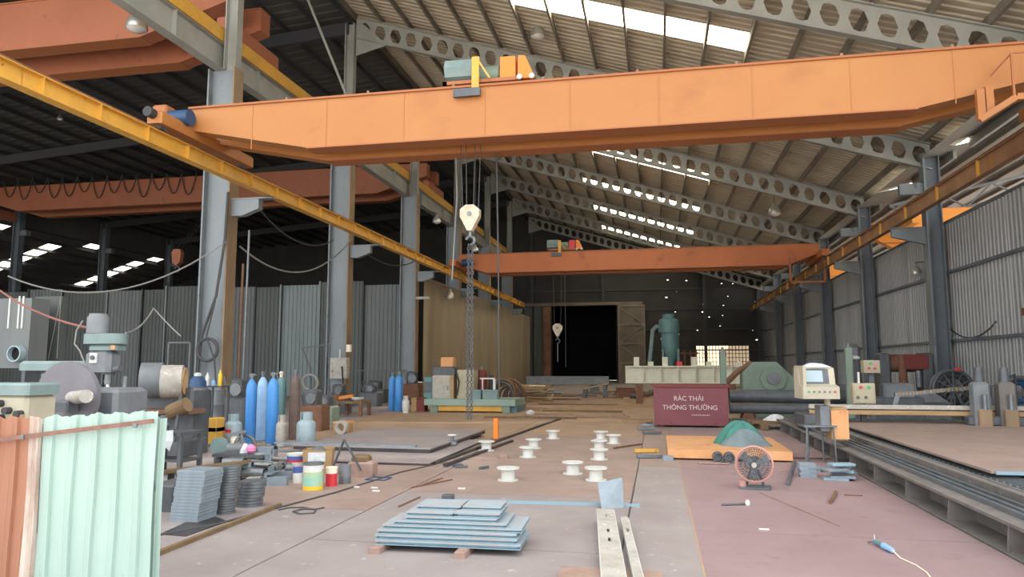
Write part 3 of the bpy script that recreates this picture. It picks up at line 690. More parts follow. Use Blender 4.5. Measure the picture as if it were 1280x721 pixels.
# ================================================================== FLOOR FOREGROUND
# mint steel box panels on two blocks
def panel_piece(px0, py0, wpx, z0, h, d, rot, label, grp=None, mpx=.0068, off=0.):
    pass
base = G(560, 690); rz = .04
for (dx, dy, lab) in ((-.62, .02, 'short rusty timber block under the mint steel panels, its end sticking out'), (.16, .02, 'short pinkish block under the middle of the mint steel panels')):
    piece(MB().bev(base.x+dx-.05, base.x+dx+.05, base.y+dy-.22, base.y+dy+.55, 0, .055, .006), 'support_block', 'rusty_pink', lab, 'block')
lay = [  # x0,x1,y0,y1,z0,h
    (-.66, .66, -.06, .52, .055, .045), (-.665, .63, -.05, .52, .102, .04), (-.655, .62, -.03, .52, .144, .036), (-.62, .66, .02, .56, .182, .034),
    (-.52, .52, .03, .56, .218, .034), (-.42, .43, .06, .55, .254, .034), (-.42, .02, .09, .52, .29, .032), (.03, .45, .09, .54, .29, .04), (-.36, .06, .22, .56, .324, .034), (.08, .44, .22, .56, .332, .03)]
labs = ['widest mint steel panel at the bottom of the stack', 'second mint steel panel up from the bottom of the stack', 'third mint steel panel up from the bottom of the stack', 'fourth mint steel panel of the stack, shifted sideways', 'fifth mint steel panel of the stack', 'mint steel panel under the upper two pairs', 'lower of the shorter mint panels, left of the split', 'lower of the shorter mint panels, right of the split', 'topmost mint steel panel, left of the split', 'topmost mint steel panel, right of the split']
for (x0, x1, y0, y1, z0, h), lb in zip(lay, labs):
    t = thing('steel_deck_unit', lb, 'steel deck', (base.x, base.y, z0), rz, 'stacked mint steel panels')
    MB().box(x0, x1, y0, y1, 0, .006).build('bottom_sheet', 'mint_steel', t); MB().box(x0, x1, y0, y1, h*.62, h).build('top_sheet', 'mint_dusty', t)
    m = MB(); q = .03; m.box(x0+q, x1-q, y0+q, y0+q+.01, .006, h*.62); m.box(x0+q, x1-q, y1-q-.01, y1-q, .006, h*.62); m.box(x0+q, x0+q+.01, y0+q+.01, y1-q-.01, .006, h*.62); m.box(x1-q-.01, x1-q, y0+q+.01, y1-q-.01, .006, h*.62)
    m.build('edge_frame', 'mint_steel', t)

# white slotted channel pieces and rusty plate
a = G(757, 654); b = G(776, 815)
def slotted(label, p0, p1, wd, h, slots, z):
    d = (p1-p0); L = d.length; an = math.atan2(d.y, d.x)
    t = thing('slotted_channel', label, 'channel', (p0.x, p0.y, z), an)
    xs = [0]+[q for s in slots for q in (s-.07, s+.07)]+[L]; m = MB()
    for i in range(len(xs)-1):
        if i % 2: m.box(xs[i], xs[i+1], -wd/2, -.012, h-.008, h); m.box(xs[i], xs[i+1], .012, wd/2, h-.008, h)
        else: m.box(xs[i], xs[i+1], -wd/2, wd/2, h-.008, h)
    m.build('top_plate', 'white_steel', t)
    for s in (-1, 1): MB().box(0, L, s*wd/2-.008, s*wd/2+.008, 0, h-.008).build('side_flange', 'white_paint', t)
    return t
slotted('white slotted steel channel lying over the rusty plate', a, b, .17, .09, (.35, 1.0, 1.35), .06)
a2 = G(781, 662); b2 = G(815, 815)
slotted('narrow white channel lying beside the wider slotted one', a2, b2, .06, .07, (.6,), .06)
p = G(700, 721); q = G(828, 721)
piece(MB().bev(p.x, q.x, p.y-.4, p.y+.12, .0, .055, .006), 'rusty_plate', 'rusty_pink', 'thick rusty plate under the white slotted channel', 'plate')

# thin blue strip, its end block, leaning grey plate
a, b = G(567, 627), G(800, 633)
piece(MB().bar(Vector((a.x, a.y, .015)), Vector((b.x, b.y, .015)), .04, .03), 'flat_bar', 'mint_steel', 'long thin pale blue bar lying across the brown plates', 'bar')
a = G(560, 624); piece(MB().bev(a.x-.07, a.x+.07, a.y-.05, a.y+.06, 0, .06, .006), 'steel_block', 'steel_dark', 'small dark block at the end of the pale blue bar', 'block')
a = G(752, 636); b = G(780, 634)
c, d = AY(747, 603, a.y+.12), AY(778, 597, a.y+.14)
m = MB(); nrm = Vector((0, -.014, .004))
fr = [Vector((a.x, a.y, .0)), Vector((b.x, b.y, .0)), c+Vector((b.x-a.x+.03, b.y-a.y, .045)), c]
m.add(fr+[v-nrm for v in fr], [(0,1,2,3),(7,6,5,4),(0,4,5,1),(1,5,6,2),(2,6,7,3),(3,7,4,0)])
t = thing('steel_square', 'pale grey steel square propped up on the pale blue bar', 'plate', ((a.x+b.x)/2, a.y, 0)); m.build('plate_face', 'grey_blue', t, world=True); MB().bar((a.x+.1, a.y+.36, 0.01), (a.x+.1, a.y+.17, .2), .02, .02).build('prop', 'steel_dark', t, world=True)

# white flanged pipe stubs
stubs = [(635, 600, 1), (745, 600, 0), (716, 592, 2), (749, 574, 0), (749, 562, 0), (767, 554, 0), (751, 549, 0), (691, 548, 0), (608, 563, 0), (667, 560, 0), (660, 571, 0)]
sp = None; slab = 'white flanged pipe stub standing on the brown floor plates'
ring_ = [(.09, 0)]
for i, (px, py, kd) in enumerate(stubs):
    p = G(px, py)
    sc = 1.0
    if sp is None:
        sp = thing('pipe_stub', slab, 'pipe stub', p, 0, 'white pipe stubs')
        MB().ring((0, 0, 0), (0, 0, .014), .155, .09, 22).build('base_flange', 'white_paint', sp, smooth=True)
        MB().ring((0, 0, .014), (0, 0, .165), .098, .085, 22).build('pipe', 'white_paint', sp, smooth=True)
        MB().ring((0, 0, .165), (0, 0, .185), .165, .085, 22).build('top_flange', 'white_paint', sp, smooth=True)
    else:
        copy_tree(sp, p, R.uniform(0, 3))

# dark-edged plates lying left of the centre
a = G(430, 583); 
def slab_(label, x0, x1, y0, y1, z, h, rz, mt='plate_brown', cat='steel plate', nm='steel_plate', edge='plate_dark'):
    t = thing(nm, label, cat, ((x0+x1)/2, (y0+y1)/2, z), rz)
    X, Y = (x1-x0)/2, (y1-y0)/2
    MB().box(-X, X, -Y, Y, h*.7, h).build('top_face', mt, t); MB().box(-X+.01, X-.01, -Y+.01, Y-.01, 0, h*.7).build('edge', edge, t); return t
slab_('large dark-edged plate lying on the floor, lower of two', -6.6, -3.75, 11.7, 15.6, 0, .05, .0, 'plate_grey')
slab_('large dark-edged plate stacked on another plate', -6.9, -4.1, 13.0, 17.0, .055, .09, -.02, 'plate_grey')
p = G(440, 566); piece(MB().bar((p.x-1.6, p.y, .16), (p.x+1.3, p.y-.05, .16), .12, .03), 'flat_bar', 'grey_blue', 'blue grey flat bar lying on the dark-edged plate', 'bar')
p = G(565, 560); t = thing('valve', 'small grey valve lying by the dark-edged plates', 'valve', p)
MB().cyl((-.1, 0, .08), (.1, 0, .08), .07, 12).build('body', 'steel', t); MB().cyl((0, 0, .08), (0, 0, .26), .03, 8).build('stem', 'steel', t); MB().torus((0, 0, .26), (0, 0, 1), .08, .014, 14, 5).build('hand_wheel', 'white_paint', t)
for (x0, y0, x1, y1, lb) in ((545, 580, 700, 524, 'long black edge strip running beside the pipe stubs'), (556, 583, 640, 552, 'shorter black strip beside the pipe stubs')):
    a, b = G(x0, y0), G(x1, y1); piece(MB().bar((a.x, a.y, .02), (b.x, b.y, .02), .07, .04), 'edge_strip', 'plate_dark', lb, 'strip')
p = G(620, 549); t = thing('marker_post', 'upright orange marker post on the plates', 'post', p); MB().bev(-.055, .055, -.055, .055, .02, .47, .01).build('post', 'post_orange', t); MB().box(-.1, .1, -.1, .1, 0, .02).build('base_plate', 'rust', t)
p = G(630, 573); piece(MB().bev(p.x-.07, p.x+.08, p.y-.05, p.y+.05, 0, .07, .01), 'steel_block', 'rusty_pink', 'small pinkish block among the pipe stubs', 'block')
for px, py, r_ in ((577, 585, .4), (605, 586, 1.1), (572, 583, .9)):
    p = G(px, py); piece(MB().bar((p.x-.1*math.cos(r_), p.y-.1*math.sin(r_), .02), (p.x+.1*math.cos(r_), p.y+.1*math.sin(r_), .02), .05, .04), 'offcut', 'steel_dark', 'small dark steel offcut on the brown plates left of the pipe stubs', 'offcut', 'offcuts left of the pipe stubs')
for px, py in ((468, 610), (470, 614), (577, 611), (445, 609)):
    p = G(px, py); piece(MB().bev(p.x-.05, p.x+.05, p.y-.02, p.y+.02, 0, .015, .004), 'paper_scrap', 'white_paint', 'white paper scrap on the brown plates', 'scrap', 'paper scraps on the brown plates')
# small pieces at the seam near the bin
for px, py, m_, lb in ((812, 533, 'grey_blue', 'bundle piece of grey straps left of the red bin'), (808, 538, 'steel', 'bundle piece of steel left of the red bin'), (815, 543, 'steel_dark', 'dark bundle piece left of the red bin'), (808, 566, 'yellow', 'small yellow offcut in the floor gap'), (812, 573, 'steel', 'grey bracket lying in the floor gap')):
    p = G(px, py); piece(MB().bar((p.x-.22, p.y, .04), (p.x+.22, p.y+.1, .04), .1, .06), 'strap_bundle' if 'bundle' in lb else 'offcut', m_, lb, 'offcut')
p, q = G(767, 561), G(802, 556); piece(MB().bar((p.x, p.y, .02), (q.x, q.y, .02), .03, .03), 'rod', 'rust', 'short rusty rod right of the pipe stubs', 'rod')

# ================================================================== ORANGE TABLE PLATE AND THINGS AROUND IT
a, b = G(835, 575), G(990, 577)
slab_('brown plate lying under and behind the orange slab', .2, 3.0, 13.9, 19.0, 0, .03, 0, 'plate_pink')
t = thing('orange_slab', 'low bright orange painted steel slab on the floor', 'slab', ((a.x+b.x)/2, 13.35, .03)); W = (b.x-a.x)/2
MB().box(-W, W, .05, 2.6, .13, .15).build('top_sheet', 'orange_table', t); MB().box(-W, W, 0, .05, .0, .15).build('front_edge', 'orange_table', t)
for x in (-W, W-.05): MB().box(x, x+.05, .05, 2.6, 0, .13).build('side_edge', 'orange_table', t)
MB().box(-W, W, 2.55, 2.6, 0, .13).build('rear_edge', 'orange_table', t)
p = G(837, 570); piece(MB().bev(p.x-.13, p.x+.06, 13.1, 13.28, .0, .08, .01), 'steel_block', 'grey_blue', 'small blue grey block at the corner of the orange slab', 'block')
# cloth heap
def heap(name, mt, label, c, rx, ry, h, seed, n=26, rings=9, parent=None):
    rr = random.Random(seed); ph = [rr.uniform(0, 6) for _ in range(6)]; vs = [(0, 0, h)]; fs = []
    for i in range(1, rings+1):
        f = i/rings
        for k in range(n):
            th = 2*PI*k/n; w_ = 1+.12*math.sin(3*th+ph[0])+.08*math.sin(5*th+ph[1]); z = h*(1-f**1.7)*(1+.25*math.sin(4*th+ph[2]+f*3)*f)+.03*math.sin(7*th+ph[3])*f*(1-f)*4*h
            vs.append((rx*f*w_*math.cos(th), ry*f*w_*math.sin(th), max(z, 0.004 if i < rings else 0)))
    for k in range(n): fs.append((0, 1+k, 1+(k+1)%n))
    for i in range(rings-1):
        for k in range(n): fs.append((1+i*n+k, 1+(i+1)*n+k, 1+(i+1)*n+(k+1)%n, 1+i*n+(k+1)%n))
    fs.append(tuple(1+(rings-1)*n+k for k in range(n-1, -1, -1)))
    m = MB(); m.add(vs, fs)
    if parent: return m.build(name, mt, parent, smooth=True)
    o = m.build(name, mt, smooth=True); o.location = c or (0, 0, 0); return tag(o, label, 'cloth')
p = G(934, 562, .18); t = thing('tarpaulin', 'crumpled teal tarpaulin lined with grey, heaped on the orange slab', 'tarpaulin', (p.x, 14.35, .18))
o = heap('grey_lining', 'cloth_grey', '', None, .46, .3, .3, 3, parent=t); o.location = (.02, -.1, 0)
o = heap('teal_fold', 'cloth_teal', '', None, .5, .36, .44, 8, parent=t); o.location = (-.02, .14, 0); o['label'] = 'teal outer fold'
p = G(965, 568, .18); piece(MB().torus((p.x, 14.3, .2), (0, 0, 1), .08, .02, 14, 5), 'rag_ring', 'rusty_pink', 'small pinkish ring lying by the tarpaulin', 'ring')
# fan
p = G(944, 611); t = thing('floor_fan', 'round wire-caged floor fan with a dull pink rim', 'fan', p, -.15)
c = Vector((0, 0, .33)); rad = .235
MB().torus(c+Vector((0, -.03, 0)), (0, 1, 0), rad, .018, 30, 6).build('rim', 'fan_pink', t, smooth=True); MB().torus(c+Vector((0, .14, 0)), (0, 1, 0), rad*.95, .01, 30, 5).build('rear_rim', 'fan_pink', t)
for i, (y0, y1, nm) in enumerate(((-.03, -.11, 'front_grille'), (.14, .19, 'rear_grille'))):
    m = MB()
    for k in range(36):
        th = 2*PI*k/36; e = Vector((math.cos(th), 0, math.sin(th)))
        m.tube([c+e*rad+Vector((0, y0, 0)), c+e*rad*.6+Vector((0, y1, 0)), c+e*.05+Vector((0, y1, 0))], .0035, 3)
    for rr_ in (.12, .18): m.torus(c+Vector((0, y1*.9+.0, 0)), (0, 1, 0), rr_, .004, 24, 3)
    m.build(nm, 'steel_dark', t)
MB().cyl(c+Vector((0, -.125, 0)), c+Vector((0, -.1, 0)), .035, 14).build('hub_badge', 'white_steel', t)
MB().cyl(c+Vector((0, .08, 0)), c+Vector((0, .24, 0)), .08, 14).build('motor', 'steel_dark', t, smooth=True)
for k in range(3):
    th = 2*PI*k/3+.4; e = Vector((math.cos(th), 0, math.sin(th))); f_ = Vector((-math.sin(th), .35, math.cos(th))).normalized()
    MB().add([c+e*.03-f_*.02+Vector((0,.02,0)), c+e*.03+f_*.02+Vector((0,.02,0)), c+e*.2+f_*.08+Vector((0,.02,0)), c+e*.2-f_*.06+Vector((0,.02,0))], [(0,1,2,3)]).build('blade', 'machine_grey', t, solid=.004)
m = MB(); m.bar((-.12, .05, .02), (-.04, .1, .25), .03, .03); m.bar((.12, .05, .02), (.04, .1, .25), .03, .03); m.build('stand', 'steel_dark', t)
MB().bev(-.2, .2, -.1, .2, 0, .03, .008).build('base', 'steel_dark', t)
MB().cyl((-.16, .0, .03), (-.16, .0, .1), .05, 10).build('switch_knob', 'fan_pink', t)
# rings/shoes on front of slab
for i, px in enumerate((897, 911)):
    p = G(px, 577); t = thing('pipe_ring', 'short dark pipe ring lying on its side before the orange slab', 'pipe ring', (p.x, 13.12, .0), 0, 'dark pipe rings before the orange slab')
    MB().ring((0, -.09, .09), (0, .09, .09), .09, .07, 18).build('ring', 'steel_dark', t, smooth=True); MB().cyl((0, .02, .09), (0, .04, .09), .068, 14).build('inner_plug', 'steel', t)
def rod(px0, py0, px1, py1, r_, mt, label, nm='rod', cat='rod', z=None):
    a, b = G(px0, py0), G(px1, py1); z = r_ if z is None else z
    return piece(MB().cyl((a.x, a.y, z), (b.x, b.y, z), r_, 8), nm, mt, label, cat)
rod(873, 580, 912, 581, .018, 'rusty_pink', 'pinkish rod lying before the orange slab')
rod(985, 607, 993, 580, .03, 'steel_dark', 'dark steel rod lying beside the fan')
rod(1038, 630, 1045, 617, .022, 'rust', 'short dark rod lying on the pink plates')
rod(1055, 619, 1078, 620, .008, 'rust', 'thin rust wire lying on the pink plates')
rod(950, 616, 1050, 658, .006, 'rusty_pink', 'thin straight welding wire across the pink plates', 'welding_wire', 'wire')
a, b = G(902, 632), G(934, 631); t = thing('hammer', 'small hammer with a pale head lying on the pink plates', 'hammer', ((a.x+b.x)/2, a.y, 0))
MB().cyl((a.x, a.y, .012), (b.x, b.y, .016), .011, 8).build('handle', 'steel_dark', t, world=True); MB().cyl((b.x, b.y-.05, .028), (b.x+.01, b.y+.05, .028), .028, 12).build('head', 'white_paint', t, world=True)
p = G(955, 662); piece(MB().bev(p.x-.05, p.x+.05, p.y-.012, p.y+.012, 0, .012, .003), 'paper_scrap', 'white_paint', 'tiny white scrap on the pink plates', 'scrap')
a, b = G(1094, 681), G(1116, 692); t = thing('work_light', 'small blue hand tool with a white lead on the pink plates', 'hand tool', (a.x, a.y, 0))
MB().cyl((a.x, a.y, .03), ((a.x+b.x)/2, (a.y+b.y)/2, .03), .022, 12).build('grip', 'teal', t, world=True, smooth=True); MB().cyl(((a.x+b.x)/2, (a.y+b.y)/2, .03), (b.x, b.y, .03), .03, 12, .022).build('body', 'blue_pale', t, world=True, smooth=True)
MB().cyl((a.x, a.y, .03), (a.x-.05, a.y+.05, .012), .008, 6).build('tip', 'steel_dark', t, world=True); MB().tube([(a.x, a.y, .03), (a.x-.0, a.y+.02, .09)], .004, 5).build('lever', 'white_paint', t, world=True)
pts = [Vector((b.x, b.y, .03))]+[G(px, py, .006) for px, py in ((1125, 697), (1145, 706), (1158, 715), (1170, 730))]; MB().tube(pts, .006, 5).build('lead', 'cream', t, world=True)
# blue grey plates in small stacks
p = G(1011, 597)
for k in range(6):
    dx = R.uniform(-.015, .015); t = tag(MB().bev(-.12, .12, -.1, .1, 0, .034, .004).build('steel_pad', 'grey_blue'), ['bottom', 'second', 'third', 'fourth', 'fifth', 'top'][k]+' blue grey steel pad of the small neat stack under the console', 'steel pad', 'neat stack of steel pads'); t.location = (p.x+dx, p.y+.1, k*.0345); t.rotation_euler.z = R.uniform(-.06, .06)
p = G(1055, 601)
for k in range(9):
    t = tag(MB().bev(-.17, .17, -.09, .09, 0, .032, .004).build('steel_pad', 'grey_blue' if k % 3 else 'mint_steel'), 'blue grey steel pad in the loose heap beside the bed rail', 'steel pad', 'loose steel pads'); t.location = (p.x+R.uniform(-.1, .08)+(-.22 if k > 6 else 0), p.y+.15+R.uniform(-.1, .15)+(.7 if k > 6 else 0), (k if k < 7 else k-7)*.033); t.rotation_euler.z = R.uniform(-.5, .5)

# ================================================================== RED BIN
a, b = G(818, 534), G(913, 537); bx = (a.x+b.x)/2; by = 20.3; W = (b.x-a.x)/2
t = thing('waste_bin', 'dark red steel waste bin with white lettering', 'bin', (bx, by, 0))
MB().add([(-W,0,.06),(W,0,.06),(W,1.2,.06),(-W,1.2,.06),(-W-.0,0,1.1),(W,0,1.1),(W,1.2,1.1),(-W,1.2,1.1)], [(0,3,2,1),(0,1,5,4),(1,2,6,5),(2,3,7,6),(3,0,4,7)]).build('body', 'red_bin', t, solid=.015)
m = MB(); m.box(-W-.06, W+.06, -.05, .02, 1.08, 1.15); m.box(-W-.06, W+.06, 1.18, 1.25, 1.08, 1.15); m.box(-W-.06, -W+.01, .02, 1.18, 1.08, 1.15); m.box(W-.01, W+.06, .02, 1.18, 1.08, 1.15); m.build('rim', 'red_dark', t)
for x in (-W+.1, W-.25):
    for y in (.1, 1.0): MB().box(x, x+.15, y, y+.12, 0, .06).build('foot', 'rust', t)
MB().add([(-W+.02,.03,.95),(W-.02,.03,.95),(W-.02,1.17,.95),(-W+.02,1.17,.95)], [(0,1,2,3)]).build('refuse', 'steel_dark', t)
def text(s, size, x, z, parent, nm):
    cu = bpy.data.curves.new(nm, 'FONT'); cu.body = s; cu.size = size; cu.align_x = 'CENTER'; cu.extrude = .004; cu.offset = .009*size
    to = bpy.data.objects.new(nm, cu); COL.objects.link(to); bpy.context.view_layer.update()
    me = bpy.data.meshes.new_from_object(to.evaluated_get(bpy.context.evaluated_depsgraph_get())); bpy.data.objects.remove(to)
    me.materials.clear(); me.materials.append(MATS['lettering']); o = bpy.data.objects.new(nm, me); COL.objects.link(o); o.parent = parent
    o.location = (x, -.016, z); o.rotation_euler = (PI/2, 0, 0); return o
text('RÁC THẢI', .175, -.05, .72, t, 'lettering'); text('THÔNG THƯỜNG', .175, -.02, .48, t, 'lettering')
m = MB()
for k in range(9): m.box(.02+k*.055, .055+k*.055+.01*(k%2), -.012, -.008, .325, .345)
m.build('faded_line', 'lettering', t)

# ================================================================== CONSOLE
p = G(1030, 582); t = thing('control_console', 'beige cutting-machine console with a blue screen on a thin-legged stand', 'console', (p.x, 13.2, 0), .1)
for x, y in ((-.24, 0), (-.13, .28), (.24, .0), (.13, .3)): MB().cyl((x*1.05, y, 0), (x*.9, y, .62), .016, 8).build('leg', 'steel', t)
MB().box(-.27, .27, -.03, .33, .62, .65).build('stand_top', 'steel', t)
MB().bev(.03, .2, .05, .35, .55, .98, .01).build('power_box', 'machine_grey', t); MB().bev(.2, .48, .04, .36, .4, .95, .02).build('drive_box', 'cardboard', t); o = MB().box(.2, .48, .02, .04, .42, .9).build('drive_cover', 'orange_table', t)
MB().cyl((.2, .2, .9), (.2, .2, 1.12), .05, 10).build('neck', 'beige', t)
MB().prism([(-.3, 1.1), (.3, 1.1), (.3, 1.14), (-.3, 1.14)], -.15, .35).build('tray', 'beige', t)
hs = MB(); hs.prism([(.0, 1.14), (-.15, 1.14), (-.15, 1.3), (.04, 1.34), (.1, 1.62), (.35, 1.62), (.35, 1.14)], -.3, .3, 'x'); ho = hs.build('housing', 'beige', t)
MB().box(-.29, -.24, -.16, .34, 1.14, 1.66).build('side_cheek', 'beige', t)
MB().add([(-.22,.045,1.345),(.2,.045,1.345),(.2,.1,1.6),(-.22,.1,1.6)], [(0,1,2,3)]).build('bezel', 'steel_dark', ho, solid=.012)
MB().add([(-.18,.042,1.38),(.1,.042,1.38),(.1,.085,1.575),(-.18,.085,1.575)], [(0,1,2,3)]).build('screen', 'screen', ho, solid=.006)
for k, c_ in enumerate(('led_green', 'steel', 'steel', 'steel', 'steel', 'led_red')): MB().cyl((-.2+.085*k, -.16, 1.22), (-.2+.085*k, -.148, 1.22), .018, 8).build('button', c_, ho)
o = heap('paper_heap', 'cloth_white', '', None, .26, .16, .08, 9, parent=None); o.location = t.matrix_basis @ Vector((0, .2, 1.625)); tag(o, 'crumpled white papers on top of the console', 'papers')

# ================================================================== CUTTING BED (right)
t = thing('cutting_bed', 'long steel cutting-machine bed with ribbed side rail and dusty slats', 'machine bed', (3.2, 5.0, 0))
YA, YB = 4.0, 20.0
MB().box(3.28, 3.31, YA, YB, 0, .25).build('rail_web', 'bed_grey', t, world=True); MB().box(3.0, 3.5, YA, YB, .25, .28).build('rail_flange', 'bed_grey', t, world=True)
MB().box(2.98, 3.34, YA, YB, 0, .015).build('rail_foot', 'bed_grey', t, world=True)
y = 4.6
while y < YB:
    MB().prism([(3.0, .015), (3.28, .015), (3.28, .25), (3.02, .25)], y, y+.025).build('rib', 'bed_grey', t, world=True); y += 1.35
for x in (3.2, 3.3, 3.42): MB().box(x-.025, x+.025, YA, YB, .28, .325).build('guide_rail', 'steel', t, world=True)
MB().box(3.5, 3.6, YA, YB, .05, .38).build('side_beam', 'bed_grey', t, world=True)
MB().box(3.68, 3.72, YA, YB, .05, .36).build('trough_wall', 'bed_grey', t, world=True)
MB().box(3.72, 9.0, YA, YB, .02, .14).build('trough_floor', 'slag', t, world=True)
y = YA; pr = None
while y < YB:
    vs = []; n = 40; L = 5.1
    if pr is None:
        m = MB(); top = [(3.72+L*k/n, .3+.07*R.random()) for k in range(n+1)]
        m.prism([(3.72, .14), (3.72+L, .14)]+top[::-1], YA, YA+.01); pr = m.build('slat', 'slag', t, world=True)
    else:
        c_ = pr.copy(); COL.objects.link(c_); c_.parent = t; c_.location = (0, y-YA, 0)
    y += .16
# plate on the bed
pl = thing('bed_plate', 'wide brown steel plate lying on the cutting bed', 'steel plate', (6.3, 9.5, .4))
MB().box(3.8, 8.6, 9.55, 17.6, .40, .43).build('top_face', 'plate_brown', pl, world=True); MB().box(3.85, 8.6, 9.53, 9.55, .39, .43).build('front_edge', 'mint_steel', pl, world=True)
# gantry
gy = 17.0; z1 = AY(1140, 509, gy).z; z2 = AY(1140, 516, gy).z
t = thing('cutting_gantry', 'torch gantry with two pale guide bars across the cutting bed', 'gantry', (6, gy, 0))
MB().box(3.25, 9.1, gy, gy+.08, z1-.045, z1+.045).build('guide_bar', 'white_steel', t, world=True); MB().box(3.25, 9.1, gy-.02, gy+.06, z2-.045, z2+.045).build('guide_bar', 'wood', t, world=True)
MB().box(3.25, 9.1, gy+.1, gy+.4, z2-.06, z1-.06).build('beam', 'steel_dark', t, world=True)
for x in (3.3, 9.0): MB().bev(x-.25, x+.25, gy-.5, gy+.7, .33, z2-.03, .03).build('end_carriage', 'steel_dark', t, world=True)
# torch carriage
a = AY(1218, 540, gy-.25); b = AY(1268, 460, gy-.25)
tc = thing('torch_carriage', 'rusty twin-headed torch carriage riding the gantry bars', 'torch carriage', ((a.x+b.x)/2, gy-.25, .45)); w_ = b.x-a.x
for i, f in enumerate((.0, .58)):
    x = a.x+w_*f; MB().bev(x, x+w_*.38, gy-.38, gy-.06, z2-.25, z1+.55, .05).build('head_plate', 'bed_grey' if i else 'machine_grey', tc, world=True)
    MB().cyl((x+w_*.19, gy-.45, .46), (x+w_*.19, gy-.45, z1+.3), .045, 10).build('torch', 'steel', tc, world=True)
    MB().bev(x+.03, x+w_*.34, gy-.5, gy-.36, z1-.35, z1-.0, .03).build('drive_box', 'column_tan', tc, world=True)
    MB().cyl((x+w_*.2, gy-.2, z1+.55), (x+w_*.2, gy-.2, z1+.85), .1, 14, .07).build('motor', 'steel_dark', tc, world=True, smooth=True)
MB().bev(a.x-.1, b.x+.1, gy-.32, gy-.05, .45, .62, .03).build('base_slide', 'steel_dark', tc, world=True)
MB().tube([(b.x-.2, gy-.2, z1+.6), (b.x+.1, gy, z1+.7), (b.x+.2, gy+.2, .6)], .03, 6).build('hose', 'rubber', tc, world=True)
# drag chain
p = [AY(1120, 492, gy+.6), AY(1150, 490, gy+.6), AY(1180, 487, gy+.6), AY(1215, 484, gy+.6)]
dc = thing('drag_chain', 'dotted cable drag chain rising towards the torch carriage', 'cable chain', AY(1120, 505, gy+.6))
for i in range(22):
    f = i/21*3; k = min(int(f), 2); c_ = p[k].lerp(p[k+1], f-k); MB().bev(c_.x-.035, c_.x+.035, gy+.55, gy+.66, c_.z-.05, c_.z+.03, .008).build('link', 'column_tan' if i % 2 else 'steel', dc, world=True)
MB().bar(AY(1117, 510, gy+.6), AY(1122, 492, gy+.6), .06, .1).build('mount', 'steel', dc, world=True)
# control boxes
def cbox(label, px0, py0, px1, py1, Y, leds, mt='cabinet', toz=None):
    a, b = AY(px0, py1, Y), AY(px1, py0, Y); t = thing('control_box', label, 'control box', ((a.x+b.x)/2, Y, a.z if toz is None else toz)); w = (b.x-a.x)/2; h = b.z-a.z; z0 = a.z-(a.z if toz is None else toz)
    MB().bev(-w, w, 0, .3, z0, z0+h, .015).build('case', mt, t); dd = MB().box(-w+.03, w-.03, -.012, 0, z0+.03, z0+h-.03).build('door', mt, t)
    for u, v, c_ in leds: MB().cyl((-w+2*w*u, -.03, z0+h*v), (-w+2*w*u, -.012, z0+h*v), .035, 10).build('button', c_, dd)
    if toz is not None:
        MB().box(-.06, .06, .1, .2, 0, z0).build('post', 'steel_dark', t)
    return t
cbox('beige control box with red and green lights on the gantry', 1067, 479, 1094, 504, 17.3, ((.35, .8, 'led_red'), (.7, .8, 'led_green'), (.2, .3, 'steel_dark'), (.55, .3, 'steel_dark')), toz=.35)
cbox('beige control box with four lights by the slate column', 1080, 450, 1100, 466, 20, ((.4, .75, 'led_green'), (.7, .75, 'led_pink'), (.3, .35, 'led_red'), (.65, .35, 'led_red')), toz=0)
p = AY(1077, 472, 17.2); piece(MB().cyl((p.x, 17.45, AY(1077, 479, 17.4).z), (p.x, 17.45, AY(1077, 465, 17.4).z), .025, 8), 'antenna_rod', 'white_paint', 'short white rod standing on the control box', 'rod')
# upright green posts / machine clutter on the right
def upright(px, py0, Y, label, mt='machine_green', w=.09, z0=0):
    p = AY(px, py0, Y); t = thing('machine_post', label, 'post', (p.x, Y, z0)); MB().bev(-w, w, -w, w, .03, p.z-z0, .02).build('post', mt, t); MB().box(-w*2, w*2, -w*2, w*2, 0, .03).build('foot', 'steel_dark', t); MB().cyl((0, 0, p.z-z0), (0, 0, p.z-z0+.1), w*.5, 10).build('cap', 'steel', t)
    return t
upright(1060, 434, 20.6, 'grey green upright post behind the console'); upright(903, 438, 23.5, 'grey green upright post behind the red bin')
p = AY(1068, 447, 20.9); piece(MB().lathe((p.x, 20.9, p.z-.06), [(.05, 0), (.14, .03), (.14, .09), (.04, .12)], 14), 'bell_cap', 'white_paint', 'white round cap on the post behind the console', 'cap')
p = AY(1068, 440, 21.2); piece(MB().bev(p.x-.2, p.x+.16, 21.1, 21.4, 0, AY(1068, 430, 21.2).z, .1), 'drill_motor', 'steel_dark', 'dark tall motor housing behind the white cap', 'motor')
# cable reel wheel
c = AY(1190, 486, 24.5); t = thing('cable_reel', 'dark spoked cable reel leaning by the slate column', 'reel', (c.x, 24.5, 0))
rr_ = .56; cz = c.z
for y in (-.12, .12): MB().torus((0, y, cz), (0, 1, 0), rr_, .05, 32, 6).build('rim', 'steel_dark', t, smooth=True)
MB().cyl((0, -.13, cz), (0, .13, cz), .2, 18).build('hub', 'rubber', t)
for k in range(6):
    th = PI*k/6; MB().bar((-rr_*math.cos(th), -.12, cz-rr_*math.sin(th)), (rr_*math.cos(th), -.12, cz+rr_*math.sin(th)), .05, .03).build('spoke', 'steel_dark', t)
MB().torus((0, 0, cz), (0, 1, 0), .42, .09, 30, 8).build('wound_cable', 'rubber', t)
m = MB(); m.bar((-.35, .2, 0), (0, .2, cz), .06, .06); m.bar((.35, .2, 0), (0, .2, cz), .06, .06); m.bar((-.35, -.2, 0), (0, -.2, cz), .06, .06); m.bar((.35, -.2, 0), (0, -.2, cz), .06, .06); m.build('cradle', 'steel_dark', t)
